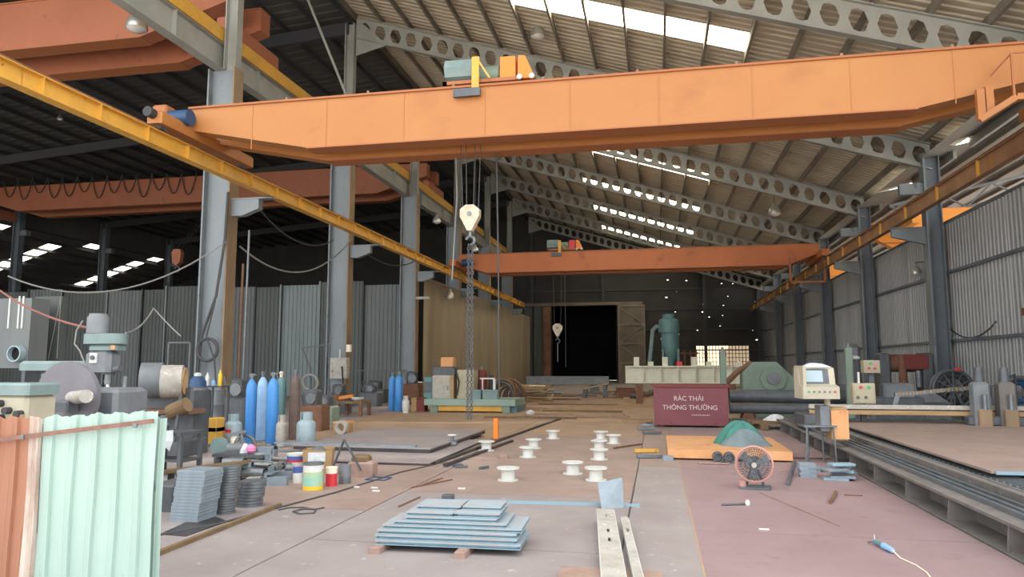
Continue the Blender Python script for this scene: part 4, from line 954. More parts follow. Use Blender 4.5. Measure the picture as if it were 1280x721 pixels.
MB().bev(.05, .25, -.16, -.06, cz+rr_+.0, cz+rr_+.09, .02).build('red_tag', 'led_red', t)
c = AY(1275, 490, 21.5); t = thing('hose_reel', 'dark hose reel behind the torch carriage', 'reel', (c.x, 21.5, 0)); MB().torus((0, 0, c.z), (0, 1, 0), .38, .07, 26, 6).build('rim', 'steel_dark', t); MB().torus((0, .1, c.z), (0, 1, 0), .26, .1, 22, 6).build('wound_hose', 'blue_dark', t); MB().box(-.06, .06, .05, .15, 0, c.z).build('stand', 'steel_dark', t)
# rolling machine / ducts along right wall
a, b = AY(1100, 462, 27), AY(1160, 448, 27); t = thing('press_roller', 'dark rust roller machine standing along the right wall', 'machine', ((a.x+b.x)/2, 27, 0)); w_ = (b.x-a.x)/2
MB().cyl((-w_, 0, 1.75), (w_, 0, 1.75), .3, 20).build('top_roller', 'rust', t, smooth=True)
for x in (-w_-.1, w_-.3): MB().bev(x, x+.35, -.4, .4, 0, 2.1, .06).build('side_frame', 'steel_dark', t)
MB().bev(w_-.9, w_-.1, -.42, -.1, 1.55, 2.05, .04).build('gear_case', 'red_dark', t); MB().bev(-w_+.2, w_-.2, -.3, .3, .0, .8, .05).build('bed', 'steel_dark', t); MB().cyl((-w_*.2, -.4, .7), (-w_*.2, -.3, 2.0), .16, 14, .1).build('chute', 'rust', t); MB().cyl((w_*.45, -.3, .95), (w_*.45, -.3, 1.5), .1, 12).build('piston', 'steel', t)
a = AY(1150, 505, 23); t = thing('scrap_hopper', 'low grey hopper between the gantry and the cable reel', 'hopper', (a.x, 23, 0)); MB().prism([(-.9, .0), (.7, .0), (.7, .6), (.3, .9), (-.6, .9), (-.9, .6)], -.3, .4).build('body', 'machine_grey', t); MB().box(-.95, .75, -.35, .45, .58, .63).build('rim', 'steel_dark', t)
for k, (px, py, Y, w_, h_, mt, lb) in enumerate(((1045, 500, 23.6, .5, 1.1, 'steel_dark', 'dark machine base behind the beige gantry box'), (1120, 500, 21, .6, 1.2, 'steel_dark', 'dark squat machine beside the small hopper'), (1018, 470, 26.6, .45, 1.9, 'steel_dark', 'dark tall frame behind the console screen'), (1250, 500, 23.5, .45, 1.1, 'machine_grey', 'grey squat machine behind the torch carriage'))):
    p = AY(px, py, Y); t = thing('squat_machine', lb, 'machine', (p.x, Y, 0)); MB().bev(-w_, w_, -.3, .3, 0, h_*.7, .04).build('body', mt, t); MB().bev(-w_*.6, w_*.7, -.25, .2, h_*.7, h_, .05).build('head', 'machine_grey' if k % 2 else mt, t); MB().cyl((-w_*.5, -.34, h_*.4), (-w_*.5, -.3, h_*.4), .1, 12).build('dial', 'steel', t)

# ================================================================== MIDDLE DISTANCE, RIGHT OF CENTRE
for i, (py, r_, Y, lb) in enumerate(((495, .19, 22.2, 'thick dark steel tube lying right of the red bin, upper one'), (510, .15, 21.6, 'thinner dark steel tube lying right of the red bin, lower one'))):
    a, b = AY(912, py, Y), AY(1040, py, Y); t = thing('steel_tube', lb, 'tube', ((a.x+b.x)/2, Y, 0))
    MB().ring((a.x, Y, a.z), (b.x+.6, Y, a.z), r_, r_-.025, 20).build('tube', 'steel_dark', t, world=True, smooth=True)
    for x in (a.x+.5, b.x-.1): MB().prism([(x-.25, 0), (x+.25, 0), (x+.12, a.z-r_+.02), (x-.12, a.z-r_+.02)], Y-.1, Y+.1).build('trestle', 'rust', t, world=True)
for i in range(5):
    a = AY(915+i*6, 518+2*i, 21-.2*i); b = AY(1010+i*3, 519+2*i, 21-.2*i)
    piece(MB().bar((a.x, a.y, .175), (b.x, b.y, .175), .14, .07), 'steel_bar', ('rust', 'plate_dark', 'steel_dark', 'rust', 'wood_dark')[i], ['rust brown', 'black', 'dark grey', 'brown rusted', 'dull brown'][i]+' bar in the low stack right of the red bin', 'bar')
for x0 in (2.6, 4.0): piece(MB().bev(x0, x0+.2, 19.9, 21.3, 0, .14, .01), 'support_block', 'wood_dark', 'timber bearer under the low stack of bars', 'block', 'bearers under the bar stack')
p = AY(970, 523, 20.4); o = heap('rag_heap', 'cloth_white', '', None, .35, .2, .16, 21); o.location = (p.x, 20.5, .212); tag(o, 'pale rags lying on the low bar stack', 'rags')
# green octagonal machine
a, b = AY(937, 492, 25), AY(1003, 452, 25); t = thing('bending_machine', 'grey green machine with chamfered housing and round boss', 'machine', ((a.x+b.x)/2-.2, 25, 0)); w_ = (b.x-a.x)/2; zt = b.z
MB().prism([(-w_, 0), (w_, 0), (w_, zt-.6), (w_-.6, zt), (-w_+.35, zt), (-w_, zt-.35)], 0, .9).build('housing', 'machine_green', t)
MB().cyl((.1, -.12, 1.25), (.1, 0, 1.25), .42, 8).build('boss_plate', 'machine_green', t); MB().cyl((.1, -.2, 1.25), (.1, -.12, 1.25), .2, 16).build('boss', 'machine_grey', t)
MB().tube([(-w_-.55, .3, zt-.75), (-w_-.1, .3, zt-.3), (-w_+.35, .3, zt-.05)], .1, 8).build('arm', 'rust', t)
MB().bev(w_, w_+.9, .2, 1.0, 0, 1.55, .04).build('side_box', 'machine_green', t); MB().box(w_, w_+.9, .18, 1.02, 1.55, 1.6).build('side_lid', 'wood', t)
# white girder on stands
Y = 33.; a, b = AY(782, 478, Y), AY(938, 458, Y); t = thing('white_girder', 'long white painted steel girder with lugs on low stands', 'girder', ((a.x+b.x)/2, Y, 0)); w_ = (b.x-a.x)/2
MB().box(-w_, w_, 0, .1, a.z, b.z).build('web', 'white_girder', t); 
for z in (a.z, b.z): MB().box(-w_, w_, -.2, .3, z-.03, z+.03).build('flange', 'white_girder', t)
for k in range(8):
    x = -w_+.5+k*(2*w_-1)/7; MB().box(x-.12, x+.12, -.12, .12, b.z+.03, b.z+(.22 if k % 2 else .42)).build('lug', 'white_girder' if k != 3 else 'red', t)
for k in range(6):
    x = -w_+.8+k*(2*w_-1.6)/5; MB().box(x-.02, x+.02, -.18, 0, a.z, b.z).build('stiffener', 'white_girder', t)
for x in (-w_+.6, 0, w_-.8): MB().box(x-.15, x+.15, -.2, .3, 0, a.z-.03).build('stand', 'rust', t)
# second pale piece behind
Y = 35; a, b = AY(880, 474, Y), AY(955, 462, Y); piece(MB().bev(a.x, b.x, Y, Y+.5, 0, b.z, .05), 'pale_crate', 'beige', 'pale boxy steel piece behind the white girder', 'crate')
# cyclone dust collector
Y = 42.; p = AY(837, 400, Y); t = thing('dust_collector', 'teal cyclone dust collector with a bent side pipe', 'dust collector', (p.x, Y, 0)); zt = AY(837, 393, Y).z
MB().lathe((0, 0, 0), [(.12, 1.5), (.25, 1.9), (.45, 2.35), (.5, 2.5), (.5, 4.0), (.42, 4.1)], 24).build('cone_body', 'teal', t, smooth=True)
MB().lathe((-.05, 0, 0), [(.58, 3.55), (.58, 4.25), (.4, 4.35), (.35, zt-.4), (.35, zt), (.05, zt+.03)], 20).build('top_fan', 'teal', t, smooth=True)
MB().tube([(-.4, 0, 3.85), (-.75, 0, 3.9), (-.95, 0, 3.7), (-1.05, 0, 2.8), (-1.2, 0, 1.6), (-1.2, 0, .9)], .13, 10).build('side_pipe', 'machine_teal', t, smooth=True)
for x, y in ((-.42, -.42), (.42, -.42), (.42, .42), (-.42, .42)): MB().box(x-.05, x+.05, y-.05, y+.05, 0, 2.6).build('leg', 'teal', t)
MB().lathe((0, 0, 0), [(.4, .2), (.4, 1.2), (.15, 1.5)], 16).build('dust_bin', 'steel_dark', t, smooth=True)
a = AY(860, 440, 46); t = thing('rack', 'rust red slatted rack behind the dust collector', 'rack', (a.x, 46, 0))
for k in range(4): MB().box(-.6+.35*k, -.5+.35*k, 0, .1, 0, 2.6).build('upright', 'rust', t)
for z in (.6, 1.6, 2.4): MB().box(-.65, .65, .1, .2, z, z+.1).build('rail', 'rust', t)
# grey long beam on trestles in front of the doorway
Y = 44.; a, b = AY(658, 480, Y), AY(761, 471, Y); t = thing('box_beam', 'long grey steel box beam on trestles before the dark doorway', 'beam', ((a.x+b.x)/2, Y, 0)); w_ = (b.x-a.x)/2
MB().bev(-w_, w_, 0, .5, a.z, b.z, .02).build('beam', 'machine_grey', t); MB().box(-w_-.02, w_+.02, -.03, .53, b.z, b.z+.03).build('cover_plate', 'steel', t)
for x in (-w_+.7, w_-.9): MB().prism([(x-.3, 0), (x+.3, 0), (x+.2, a.z), (x-.2, a.z)], .05, .45).build('trestle', 'steel_dark', t)
# heaps of timber and plates farther back
wl_ = 'loose plank in the timber heap beside the tan wall'
for k in range(64):
    ly = k//5; px = 664+R.uniform(-14, 14)*(1-ly/18); p = G(px, R.uniform(501, 504)); L = R.uniform(1.0, 1.9); an = R.uniform(-.45, .45); z = .021+.042*ly*1.5; tl = R.uniform(-.02, .02)
    piece(MB().bar((p.x-L/2*math.cos(an), p.y-L/2*math.sin(an), max(.04, z-tl*L/2)), (p.x+L/2*math.cos(an), p.y+L/2*math.sin(an), max(.04, z+tl*L/2)), .14, .04), 'plank', ('wood', 'cream', 'wood', 'wood_dark')[k % 4], wl_, 'plank', 'planks in the timber heap')
for k in range(16):
    px = R.uniform(690, 812); p = G(px, R.uniform(490, 500)); L = R.uniform(.8, 2.4); an = R.uniform(-.25, .25); z = .045
    piece(MB().bar((p.x-L/2*math.cos(an), p.y-L/2*math.sin(an), z), (p.x+L/2*math.cos(an), p.y+L/2*math.sin(an), z), .2, .08), 'steel_offcut', ('wood_dark', 'rust', 'steel_dark', 'rusty_pink')[k % 4], 'rusty offcut scattered below the grey box beam', 'offcut', 'offcuts below the grey box beam')
for k in range(14):
    py = 500+k*2.1; p = G(R.uniform(640, 770), py); L = R.uniform(1.5, 4.); an = R.uniform(-.04, .04)
    piece(MB().bar((p.x-L/2, p.y-L/2*an, .03), (p.x+L/2, p.y+L/2*an, .03), R.uniform(.12, .4), .05), 'flat_strip', ('wood', 'plate_rust', 'rusty_pink', 'wood_dark')[k % 4], 'tan steel strip lying flat on the floor before the doorway', 'strip', 'strips before the doorway')
p = G(736, 499); t = thing('steel_trestle', 'dark little trestle with a pale top below the box beam', 'trestle', p); MB().prism([(-.35, 0), (-.2, 0), (-.05, .5), (-.3, .5)], 0, .5).build('leg', 'steel_dark', t); MB().bar((-.4, .25, .5), (1.0, .25, .78), .5, .05).build('top', 'wood', t); MB().box(.7, .9, 0, .5, 0, .7).build('leg', 'steel_dark', t)
p = G(782, 496); t = thing('steel_box', 'small rust brown box right of the box beam', 'box', p); MB().bev(-.5, .5, 0, .6, 0, .45, .03).build('body', 'rust', t); MB().box(-.52, .52, -.02, .62, .45, .49).build('lid', 'red_dark', t)
for k in range(7):
    p = G(795+R.uniform(-10, 24), 496+R.uniform(-4, 4)); s = R.uniform(.15, .35)
    piece(MB().cyl((p.x-s, p.y, .12), (p.x+s, p.y+.1, .12), .12, 10), 'pipe_scrap', ('steel_dark', 'rust')[k % 2], 'short pipe scrap in the heap under the white girder', 'pipe', 'pipe scraps under the white girder')

# ================================================================== GREEN PLATFORM WITH CABINETS
a, b = G(530, 516), G(644, 514); Y = 25.2; x0 = AY(530, 505, Y).x; x1 = AY(644, 505, Y).x; zt = AY(590, 499, Y).z; zb = AY(590, 507, Y).z
t = thing('steel_platform', 'low pale green steel platform before the tan wall', 'platform', ((x0+x1)/2, Y, 0)); w_ = (x1-x0)/2
MB().box(-w_, w_, 0, 2.0, zb, zt).build('deck', 'platform_green', t)
MB().box(-w_+.3, w_-.4, .1, .2, zb-.2, zb).build('skirt', 'yellow', t)
for x in (-w_+.2, w_-.5):
    for y in (.05, 1.7): MB().bev(x, x+.3, y, y+.3, 0, zb, .02).build('leg', 'machine_green', t)
MB().box(w_-.25, w_, .3, 1.8, .0, zb).build('end_block', 'teal', t)
def on(px0, py0, px1, Y2, zb_): a = AY(px0, py0, Y2); b = AY(px1, py0, Y2); return a.x, b.x, a.z
Y2 = Y+.5; X0, X1, Z = on(540, 469, 563, Y2, zt); t = thing('steel_cabinet', 'dented cream steel cabinet on the green platform', 'cabinet', ((X0+X1)/2, Y2, zt)); w_ = (X1-X0)/2
MB().bev(-w_, w_, .02, .7, 0, Z-zt, .02).build('body', 'beige', t); dd = MB().box(-w_+.03, w_-.05, 0, .02, .04, Z-zt-.05).build('door', 'white_steel', t); MB().box(w_-.12, w_-.08, -.02, 0, .3, .45).build('handle', 'steel', dd); MB().box(w_, w_+.12, .02, .6, 0, Z-zt).build('side_panel', 'wood', t)
X0, X1, Z = on(571, 462, 592, Y2, zt); t = thing('steel_cabinet', 'taller tan steel cabinet on the green platform', 'cabinet', ((X0+X1)/2, Y2, zt)); w_ = (X1-X0)/2
MB().bev(-w_, w_, .02, .7, 0, Z-zt, .02).build('body', 'cabinet', t); MB().box(-w_+.03, w_-.03, 0, .02, .04, Z-zt-.05).build('door', 'cabinet', t); MB().tube([(-w_-.02, -.02, Z-zt-.05), (-w_+.1, -.05, .6), (-w_+.02, -.03, .1)], .03, 6).build('cable', 'rubber', t)
X0, X1, Z = on(552, 448, 568, Y2+.3, zt); zz = AY(550, 469, Y2).z; t = thing('welding_set', 'dark welding set with an orange lid on the cream cabinet', 'welder', ((X0+X1)/2, Y2+.3, zz)); w_ = (X1-X0)/2
MB().bev(-w_-.3, w_+.1, -.2, .3, 0, .32, .04).build('body', 'steel_dark', t); MB().bev(-w_, w_, -.15, .25, .32, Z-zz+.05, .04).build('lid', 'orange_table', t); MB().tube([(w_, -.2, .3), (w_+.25, -.2, .2), (w_+.3, -.15, .1)], .03, 6).build('lead', 'rubber', t)
X0, X1, Z = on(531, 471, 539, Y2, zt); t = thing('tool_cart', 'dark green upright machine at the end of the platform', 'machine', ((X0+X1)/2, Y2, zt)); MB().bev(-.16, .16, 0, .5, 0, Z-zt, .03).build('body', 'teal', t); MB().box(-.12, .12, -.02, 0, .2, .6).build('panel', 'steel_dark', t)
X0, X1, Z = on(596, 462, 609, Y2+.9, zt); t = thing('air_tank', 'dark red upright tank on the green platform', 'tank', ((X0+X1)/2, Y2+.9, zt)); w_ = (X1-X0)/2; h_ = Z-zt
MB().lathe((0, 0, 0), [(w_, 0), (w_, h_-.15), (w_*.6, h_), (.06, h_)], 18).build('shell', 'red_dark', t, smooth=True); MB().cyl((0, 0, h_), (0, 0, h_+.12), .05, 8).build('valve', 'steel', t); MB().cyl((w_+.15, 0, .1), (w_+.15, 0, h_-.2), .09, 10).build('filter', 'rubber', t)
X0, X1, Z = on(588, 487, 601, Y+.15, zt); t = thing('steel_box', 'pale teal box at the platform edge, left of its twin', 'box', ((X0+X1)/2, Y+.15, zt)); w_ = (X1-X0)/2; MB().bev(-w_, w_, 0, .3, 0, Z-zt, .02).build('body', 'machine_teal', t); MB().box(-w_, w_, -.01, 0, Z-zt-.08, Z-zt-.04).build('lid_seam', 'teal', t)
X0, X1, Z = on(603, 487, 622, Y+.15, zt); t = thing('steel_box', 'wider pale teal box at the platform edge with a rail over it', 'box', ((X0+X1)/2, Y+.15, zt)); w_ = (X1-X0)/2; MB().bev(-w_, w_, 0, .3, 0, Z-zt, .02).build('body', 'machine_teal', t); MB().box(-w_, w_, -.01, 0, Z-zt-.08, Z-zt-.04).build('lid_seam', 'teal', t)
m = MB(); a, b = AY(600, 473, Y+.5), AY(618, 473, Y+.5); m.bar((a.x, Y+.5, a.z), (b.x, Y+.5, a.z), .05, .05); m.bar((b.x, Y+.5, a.z), (b.x, Y+.5, zt), .09, .06); m.bar((a.x+.1, Y+.5, a.z), (a.x+.1, Y+.5, zt), .04, .04); piece(m, 'guard_rail', 'white_paint', 'white tube guard rail on the green platform', 'rail')
for k in range(10):
    Rr = R.uniform(.3, .55); p = AY(626+2.4*k, 490, 28.4+.22*k); piece(MB().torus((p.x, 28.4+.22*k, Rr+.05), (R.uniform(-.2, .2), 1, 0), Rr, .05, 18, 5), 'steel_hoop', ('steel_dark', 'wood_dark', 'rust')[k % 3], 'dark steel hoop leaning in the row behind the platform', 'hoop', 'hoops behind the platform')
p = G(663, 518); piece(MB().lathe(p, [(.14, 0), (.16, .1), (.05, .16)], 12), 'bucket_lid', 'white_paint', 'small white dome lying on the floor past the platform', 'lid')
p = G(651, 511); piece(MB().lathe(p, [(.2, 0), (.2, .25), (.1, .33)], 12), 'paint_pail', 'rusty_pink', 'small pinkish pail at the end of the platform', 'pail')

# ================================================================== GAS CYLINDERS
def gas(label, px, py, mt, h, r_, cap='steel', group=None):
    p = G(px, py); t = thing('gas_cylinder', label, 'gas cylinder', p, R.uniform(0, 6), group)
    MB().lathe((0, 0, 0), [(r_*.9, 0), (r_, .04), (r_, h-.28), (r_*.85, h-.17), (r_*.45, h-.08), (r_*.3, h-.06)], 20).build('shell', mt, t, smooth=True)
    MB().cyl((0, 0, h-.07), (0, 0, h+.02), .035, 10).build('valve_stem', cap, t); MB().bev(-.03, .03, -.06, .05, h+.0, h+.07, .01).build('valve', cap, t); MB().cyl((0, .05, h+.035), (0, .1, h+.035), .02, 8).build('outlet', cap, t)
    return t
gas('bright blue gas cylinder, first of the row beside the grey column', 312, 553, 'blue', 1.42, .118)
gas('pale whitish blue gas cylinder between two bright blue ones', 326, 550, 'blue_pale', 1.46, .118)
gas('bright blue gas cylinder standing before the dull teal one', 339, 555, 'blue', 1.45, .122)
gas('dull teal gas cylinder at the back of the row', 349, 548, 'teal', 1.46, .11, 'cream')
gas('brown gas cylinder standing alone behind the grey bottle', 367, 549, 'brown_gas', 1.5, .12)
gas('blue gas cylinder by the ribbed wall, beside its twin', 490, 513, 'blue', 1.35, .14, group='far pair of cylinders'); gas('blue gas cylinder by the ribbed wall, next to the white bottle', 498, 514, 'blue', 1.38, .14, group='far pair of cylinders')
def lpg(label, px, py, h, r_, red=False, mt='lpg'):
    p = G(px, py); t = thing('gas_bottle', label, 'gas bottle', p, -.4)
    MB().lathe((0, 0, 0), [(r_*.8, .0), (r_*.8, .05), (r_*.75, .06), (r_, .14), (r_, h*.66), (r_*.93, h*.72), (r_*.6, h*.79), (r_*.4, h*.8)], 22).build('shell', mt, t, smooth=True)
    m = MB(); n = 20
    for k in range(n):
        if k in (14, 15): continue
        th0, th1 = 2*PI*k/n, 2*PI*(k+1)/n; q = r_*.62
        m.add([(q*math.cos(th0), q*math.sin(th0), h*.76), (q*math.cos(th1), q*math.sin(th1), h*.76), (q*math.cos(th1), q*math.sin(th1), h), (q*math.cos(th0), q*math.sin(th0), h)], [(0,1,2,3)])
    m.build('collar', mt, t, solid=.01); MB().cyl((0, 0, h*.78), (0, 0, h*.93), .03, 8).build('valve', 'steel', t)
    MB().cyl((0, 0, .36*h), (0, 0, .38*h), r_*1.012, 22).build('seam_band', mt, t, smooth=True)
    if red:
        m = MB()
        for k in range(6):
            th0 = -2.2+k*.22; th1 = th0+.22; q = r_*1.015; m.add([(q*math.cos(th0), q*math.sin(th0), h*.42), (q*math.cos(th1), q*math.sin(th1), h*.42), (q*math.cos(th1), q*math.sin(th1), h*.52), (q*math.cos(th0), q*math.sin(th0), h*.52)], [(0,1,2,3)])
        m.build('red_band', 'red', t)
    return t
lpg('grey gas bottle with a red band beside the blue cylinders', 291, 556, .64, .17, True); lpg('large plain grey gas bottle right of the cylinders', 382, 560, .72, .19); lpg('slim pale gas bottle just right of the bright blue cylinders', 351, 558, .64, .11, False, 'white_steel'); lpg('small white bottle beside the far blue cylinders', 507, 516, .6, .13, False, 'white_paint')

# ================================================================== BUCKETS
def can(label, px, py, r_, h, parts, nm='paint_can', cat='can', lid=None, handle=False):
    p = G(px, py); t = thing(nm, label, cat, p, 0); z = 0
    for i, (f, mt, pn) in enumerate(parts): MB().lathe((0, 0, 0), [(r_, z+.0), (r_*1.0, z+f*h)], 22).build(pn, mt, t, smooth=True); z += f*h
    MB().ring((0, 0, h-.01), (0, 0, h+.012), r_*1.04, r_*.9, 22).build('rim', lid or parts[-1][1], t, smooth=True)
    if handle: MB().torus((0, 0, h*.85), (0, 1, 0), r_*1.05, .006, 14, 4, PI*.05, PI*.95).build('bail', 'steel', t)
    return t
can('teal and yellow stained paint can with a white top band', 391, 611, .135, .34, ((.15, 'yellow_paint', 'stained_base'), (.55, 'can_teal', 'body'), (.25, 'can_white', 'label_band'), (.05, 'steel', 'neck')), handle=True)
can('bright red bucket with a cream lid', 414, 607, .078, .245, ((.7, 'red', 'body'), (.3, 'cream', 'lid')))
can('white paint pail with blue and red bands behind the teal can', 371, 590, .155, .28, ((.6, 'can_white', 'body'), (.12, 'red', 'red_band'), (.2, 'can_blue', 'blue_band'), (.08, 'can_white', 'lid')))
can('small white tin with a blue lid left of the teal can', 372, 603, .068, .2, ((.7, 'can_white', 'body'), (.3, 'can_blue', 'lid')))
can('grey iron pot right of the red bucket', 431, 604, .085, .25, ((.4, 'steel', 'lower_body'), (.6, 'machine_grey', 'body')))
p = G(398, 592); t = thing('open_sack', 'open white-labelled carton full of scrap behind the teal can', 'carton', p, .3); MB().add([(-.2,-.13,0),(.2,-.13,0),(.2,.13,0),(-.2,.13,0),(-.22,-.15,.38),(.22,-.15,.36),(.22,.15,.4),(-.22,.15,.38)], [(0,3,2,1),(0,1,5,4),(1,2,6,5),(2,3,7,6),(3,0,4,7)]).build('body', 'cardboard', t, solid=.006); MB().box(-.14, .12, -.155, -.146, .2, .34).build('label_sheet', 'cloth_white', t)
o = heap('filling', 'steel_dark', '', None, .17, .11, .12, 5, parent=t); o.location = (0, 0, .3)
m = MB(); p = G(428, 600); m.bar((p.x-.35, p.y+.35, .05), (p.x-.1, p.y+.25, .55), .03, .02); m.bar((p.x-.1, p.y+.25, .55), (p.x+.2, p.y+.2, .12), .03, .02); piece(m, 'bent_angle', 'steel_dark', 'dark bent angle iron standing behind the red bucket', 'angle iron')
p = G(446, 598); t = thing('rag_pile', 'brownish pink scrap box right of the iron pot', 'box', (p.x, p.y+.2, 0)); MB().bev(-.2, .2, -.12, .15, 0, .24, .04).build('body', 'rusty_pink', t); MB().bev(-.15, .12, -.1, .1, .24, .32, .03).build('top_bundle', 'wood_dark', t)
p = G(446, 596); t = thing('hand_grinder', 'yellow hand grinder lying right of the iron pot', 'grinder', (p.x, p.y, 0), .15); MB().cyl((-.14, 0, .05), (.08, 0, .06), .04, 12).build('body', 'yellow_paint', t, smooth=True); MB().cyl((.08, 0, .06), (.2, 0, .07), .03, 12).build('grip', 'yellow_paint', t, smooth=True); MB().cyl((-.14, 0, .0), (-.14, 0, .05), .05, 12).build('guard', 'steel_dark', t); MB().tube([(.2, 0, .07), (.3, -.1, .02), (.2, -.3, .01), (.5, -.35, .01), (.55, -.1, .01), (.3, -.05, .01)], .008, 5).build('cord', 'blue_dark', t)

# ================================================================== CABLES ON THE FLOOR
pts = [G(px, py, .012) for px, py in ((348, 637), (362, 634), (380, 634), (395, 637), (392, 641), (375, 642), (366, 639), (378, 636), (396, 636), (405, 634))]; piece(MB().tube(pts, .008, 5), 'cable_loop', 'cable', 'thin dark cable loop lying on the grey plates', 'cable')
pts = [G(px, py, .01) for px, py in ((200, 668), (270, 655), (345, 635), (420, 615), (500, 590), (545, 580))]; piece(MB().tube(pts, .012, 5), 'floor_cable', 'cable', 'long dark cable running past the paint cans along the floor', 'cable')
for a, b, lb in (((565, 600), (515, 610), 'thin dark rod left of the mint stack, upper'), ((525, 622), (498, 634), 'thin dark rod behind the mint stack'), ((553, 598), (527, 607), 'thin dark rod among the brown plates')): rod(*a, *b, .01, 'rust', lb)

# ================================================================== LEFT: PLATE STACKS AND SCRAP
a, b = G(190, 697), G(350, 633); piece(MB().bar((a.x, a.y, .02), (b.x, b.y, .02), .05, .04), 'kerb_bar', 'wood_dark', 'dull brown bar lying along the edge of the left floor plates', 'bar')
a, b = G(200, 668), G(285, 652); m = MB(); m.add([(a.x, a.y, .001), (a.x+.3, a.y-.03, .001), (b.x, b.y, .001), (b.x-.5, b.y+.35, .001)], [(0, 1, 2, 3)]); piece(m, 'thin_sheet', 'plate_dark', 'thin dark sheet on the floor before the sheet piles', 'sheet', solid=.012)
def stack(px0, px1, pyb, pyt, label, n, rnd=False, dep=.4, lean=.0, mt='grey_blue'):
    a, b = G(px0, pyb), G(px1, pyb); Y = a.y; zt = AY((px0+px1)/2, pyt, Y).z; w_ = abs(b.x-a.x)/2; cx = (a.x+b.x)/2; h = zt/n
    for k in range(n):
        x = cx+lean*k/n+R.uniform(-.006, .006)+.02*(k*3//n)
        if rnd: o = MB().lathe((0, 0, 0), [(w_, 0), (w_, h*.86), (w_*.98, h*.9)], 24).build('steel_disc', mt, smooth=True)
        else: o = MB().bev(-w_, w_, -dep/2, dep/2, 0, h*.97, .004).build('steel_sheet', mt)
        o.location = (x, Y+(w_ if rnd else dep/2), k*h); tag(o, label, 'steel disc' if rnd else 'steel sheet', label+' stack')
stack(212, 252, 652, 588, 'square blue grey sheet in the tall leaning pile by the mint screen', 16, lean=.02, dep=.34)
stack(262, 288, 643, 583, 'round grey disc in the tall narrow pile beside the square sheets', 18, True, mt='steel')
stack(288, 321, 634, 602, 'round grey disc in the low wide pile beside the scrap', 8, True, mt='steel')
p = G(205, 640); piece(MB().bev(p.x-.25, p.x+.1, p.y, p.y+.5, 0, .3, .02), 'steel_block', 'steel_dark', 'dark box half hidden behind the mint screen edge', 'box')
a = AY(200, 590, 8.6); b = AY(305, 578, 8.6); t = thing('work_board', 'long dull board laid over the sheet piles', 'board', ((a.x+b.x)/2, 8.6, 0)); MB().bar(a, b, .35, .04).build('board', 'wood_dark', t, world=True)
for q in (a.lerp(b, .12), a.lerp(b, .9)): MB().box(q.x-.03, q.x+.03, 8.6, 8.66, 0, q.z).build('leg', 'steel_dark', t, world=True)
# scrap: pipes, angles and offcuts between the discs and the cans
sc = [('pipe', 'short grey pipe offcut in the scrap heap', 'steel'), ('angle', 'blue grey angle offcut in the scrap heap', 'grey_blue'), ('plate', 'dark flat offcut in the scrap heap', 'steel_dark'), ('pale', 'pale flat offcut in the scrap heap', 'white_steel')]
for k in range(46):
    px = R.uniform(282, 362); py = R.uniform(580, 606); p = G(px, py); kd = sc[k % 4]; an = R.uniform(0, PI); L = R.uniform(.12, .34); z = .02+.075*(k//12); tl = R.uniform(-.06, .06)
    A = Vector((p.x-L/2*math.cos(an), p.y-L/2*math.sin(an), max(.03, z-tl*L))); B = Vector((p.x+L/2*math.cos(an), p.y+L/2*math.sin(an), max(.03, z+tl*L))); m = MB()
    if kd[0] == 'pipe': r_ = R.uniform(.05, .09); A.z += r_-.02; B.z += r_-.02; m.ring(A, B, r_, r_*.85, 16)
    elif kd[0] == 'angle': m.bar(A, B, .1, .012); m.bar(A+Vector((0, .05, .05)), B+Vector((0, .05, .05)), .012, .1)
    else: m.bar(A, B, R.uniform(.08, .2), .02)
    piece(m, kd[0]+'_offcut' if kd[0] != 'pale' else 'plate_offcut', kd[2], kd[1], 'offcut', 'scrap heap: '+kd[1], smooth=kd[0] == 'pipe')
for k in range(14):
    px = R.uniform(455, 480)-140; p = G(px, R.uniform(585, 598)); 
for k, (px, py, L) in enumerate(((345, 607, .28), (338, 598, .35), (322, 602, .3), (352, 600, .26))):
    p = G(px, py); piece(MB().bar((p.x-L/2, p.y, .06), (p.x+L/2, p.y+.06, .06), .1, .12), 'channel_offcut', 'grey_blue', 'squat blue grey channel offcut at the front of the scrap heap', 'offcut', 'channel offcuts at the front of the scrap')
p = G(306, 577); t = thing('carton', 'brown cardboard carton behind the scrap heap', 'carton', p, .1); MB().bev(-.3, .32, 0, .35, 0, .27, .01).build('body', 'cardboard', t); MB().box(-.3, .32, .0, .18, .27, .28).build('flap', 'wood_dark', t)
p = AY(314, 561, 10.8); piece(MB().lathe((p.x, 10.8, p.z-.07), [(.03, 0), (.075, .04), (.075, .09), (.03, .14)], 14), 'pink_cup', 'pink', 'pink cup on top of the scrap heap', 'cup', smooth=True); o = heap('paper_bag', 'cloth_white', '', None, .1, .07, .15, 14); o.location = (p.x-.14, 10.85, p.z-.07); tag(o, 'white crumpled bag beside the pink cup', 'bag')
t = thing('scrap_bench', 'low dark bench holding the pink cup and scrap', 'bench', (p.x-.1, 10.8, 0)); zt = p.z-.075; MB().box(-.5, .4, -.15, .3, zt-.05, zt).build('top', 'steel_dark', t)
for x in (-.45, .3): MB().box(x, x+.06, -.1, .2, 0, zt-.05).build('leg', 'steel_dark', t)
p = G(432, 543); t = thing('coil_ring', 'white coiled ring leaning beside an orange box', 'ring', (p.x-.1, p.y, 0)); MB().ring((-.02, -.04, .17), (.0, .05, .17), .17, .1, 24).build('ring', 'white_steel', t, smooth=True)
p = G(412, 545); t = thing('small_crate', 'small orange tan box behind the white ring', 'box', (p.x, p.y+.6, 0)); MB().bev(-.2, .2, 0, .3, 0, .28, .01).build('body', 'wood', t); MB().box(-.21, .21, -.01, .31, .25, .29).build('lid', 'orange_table', t)

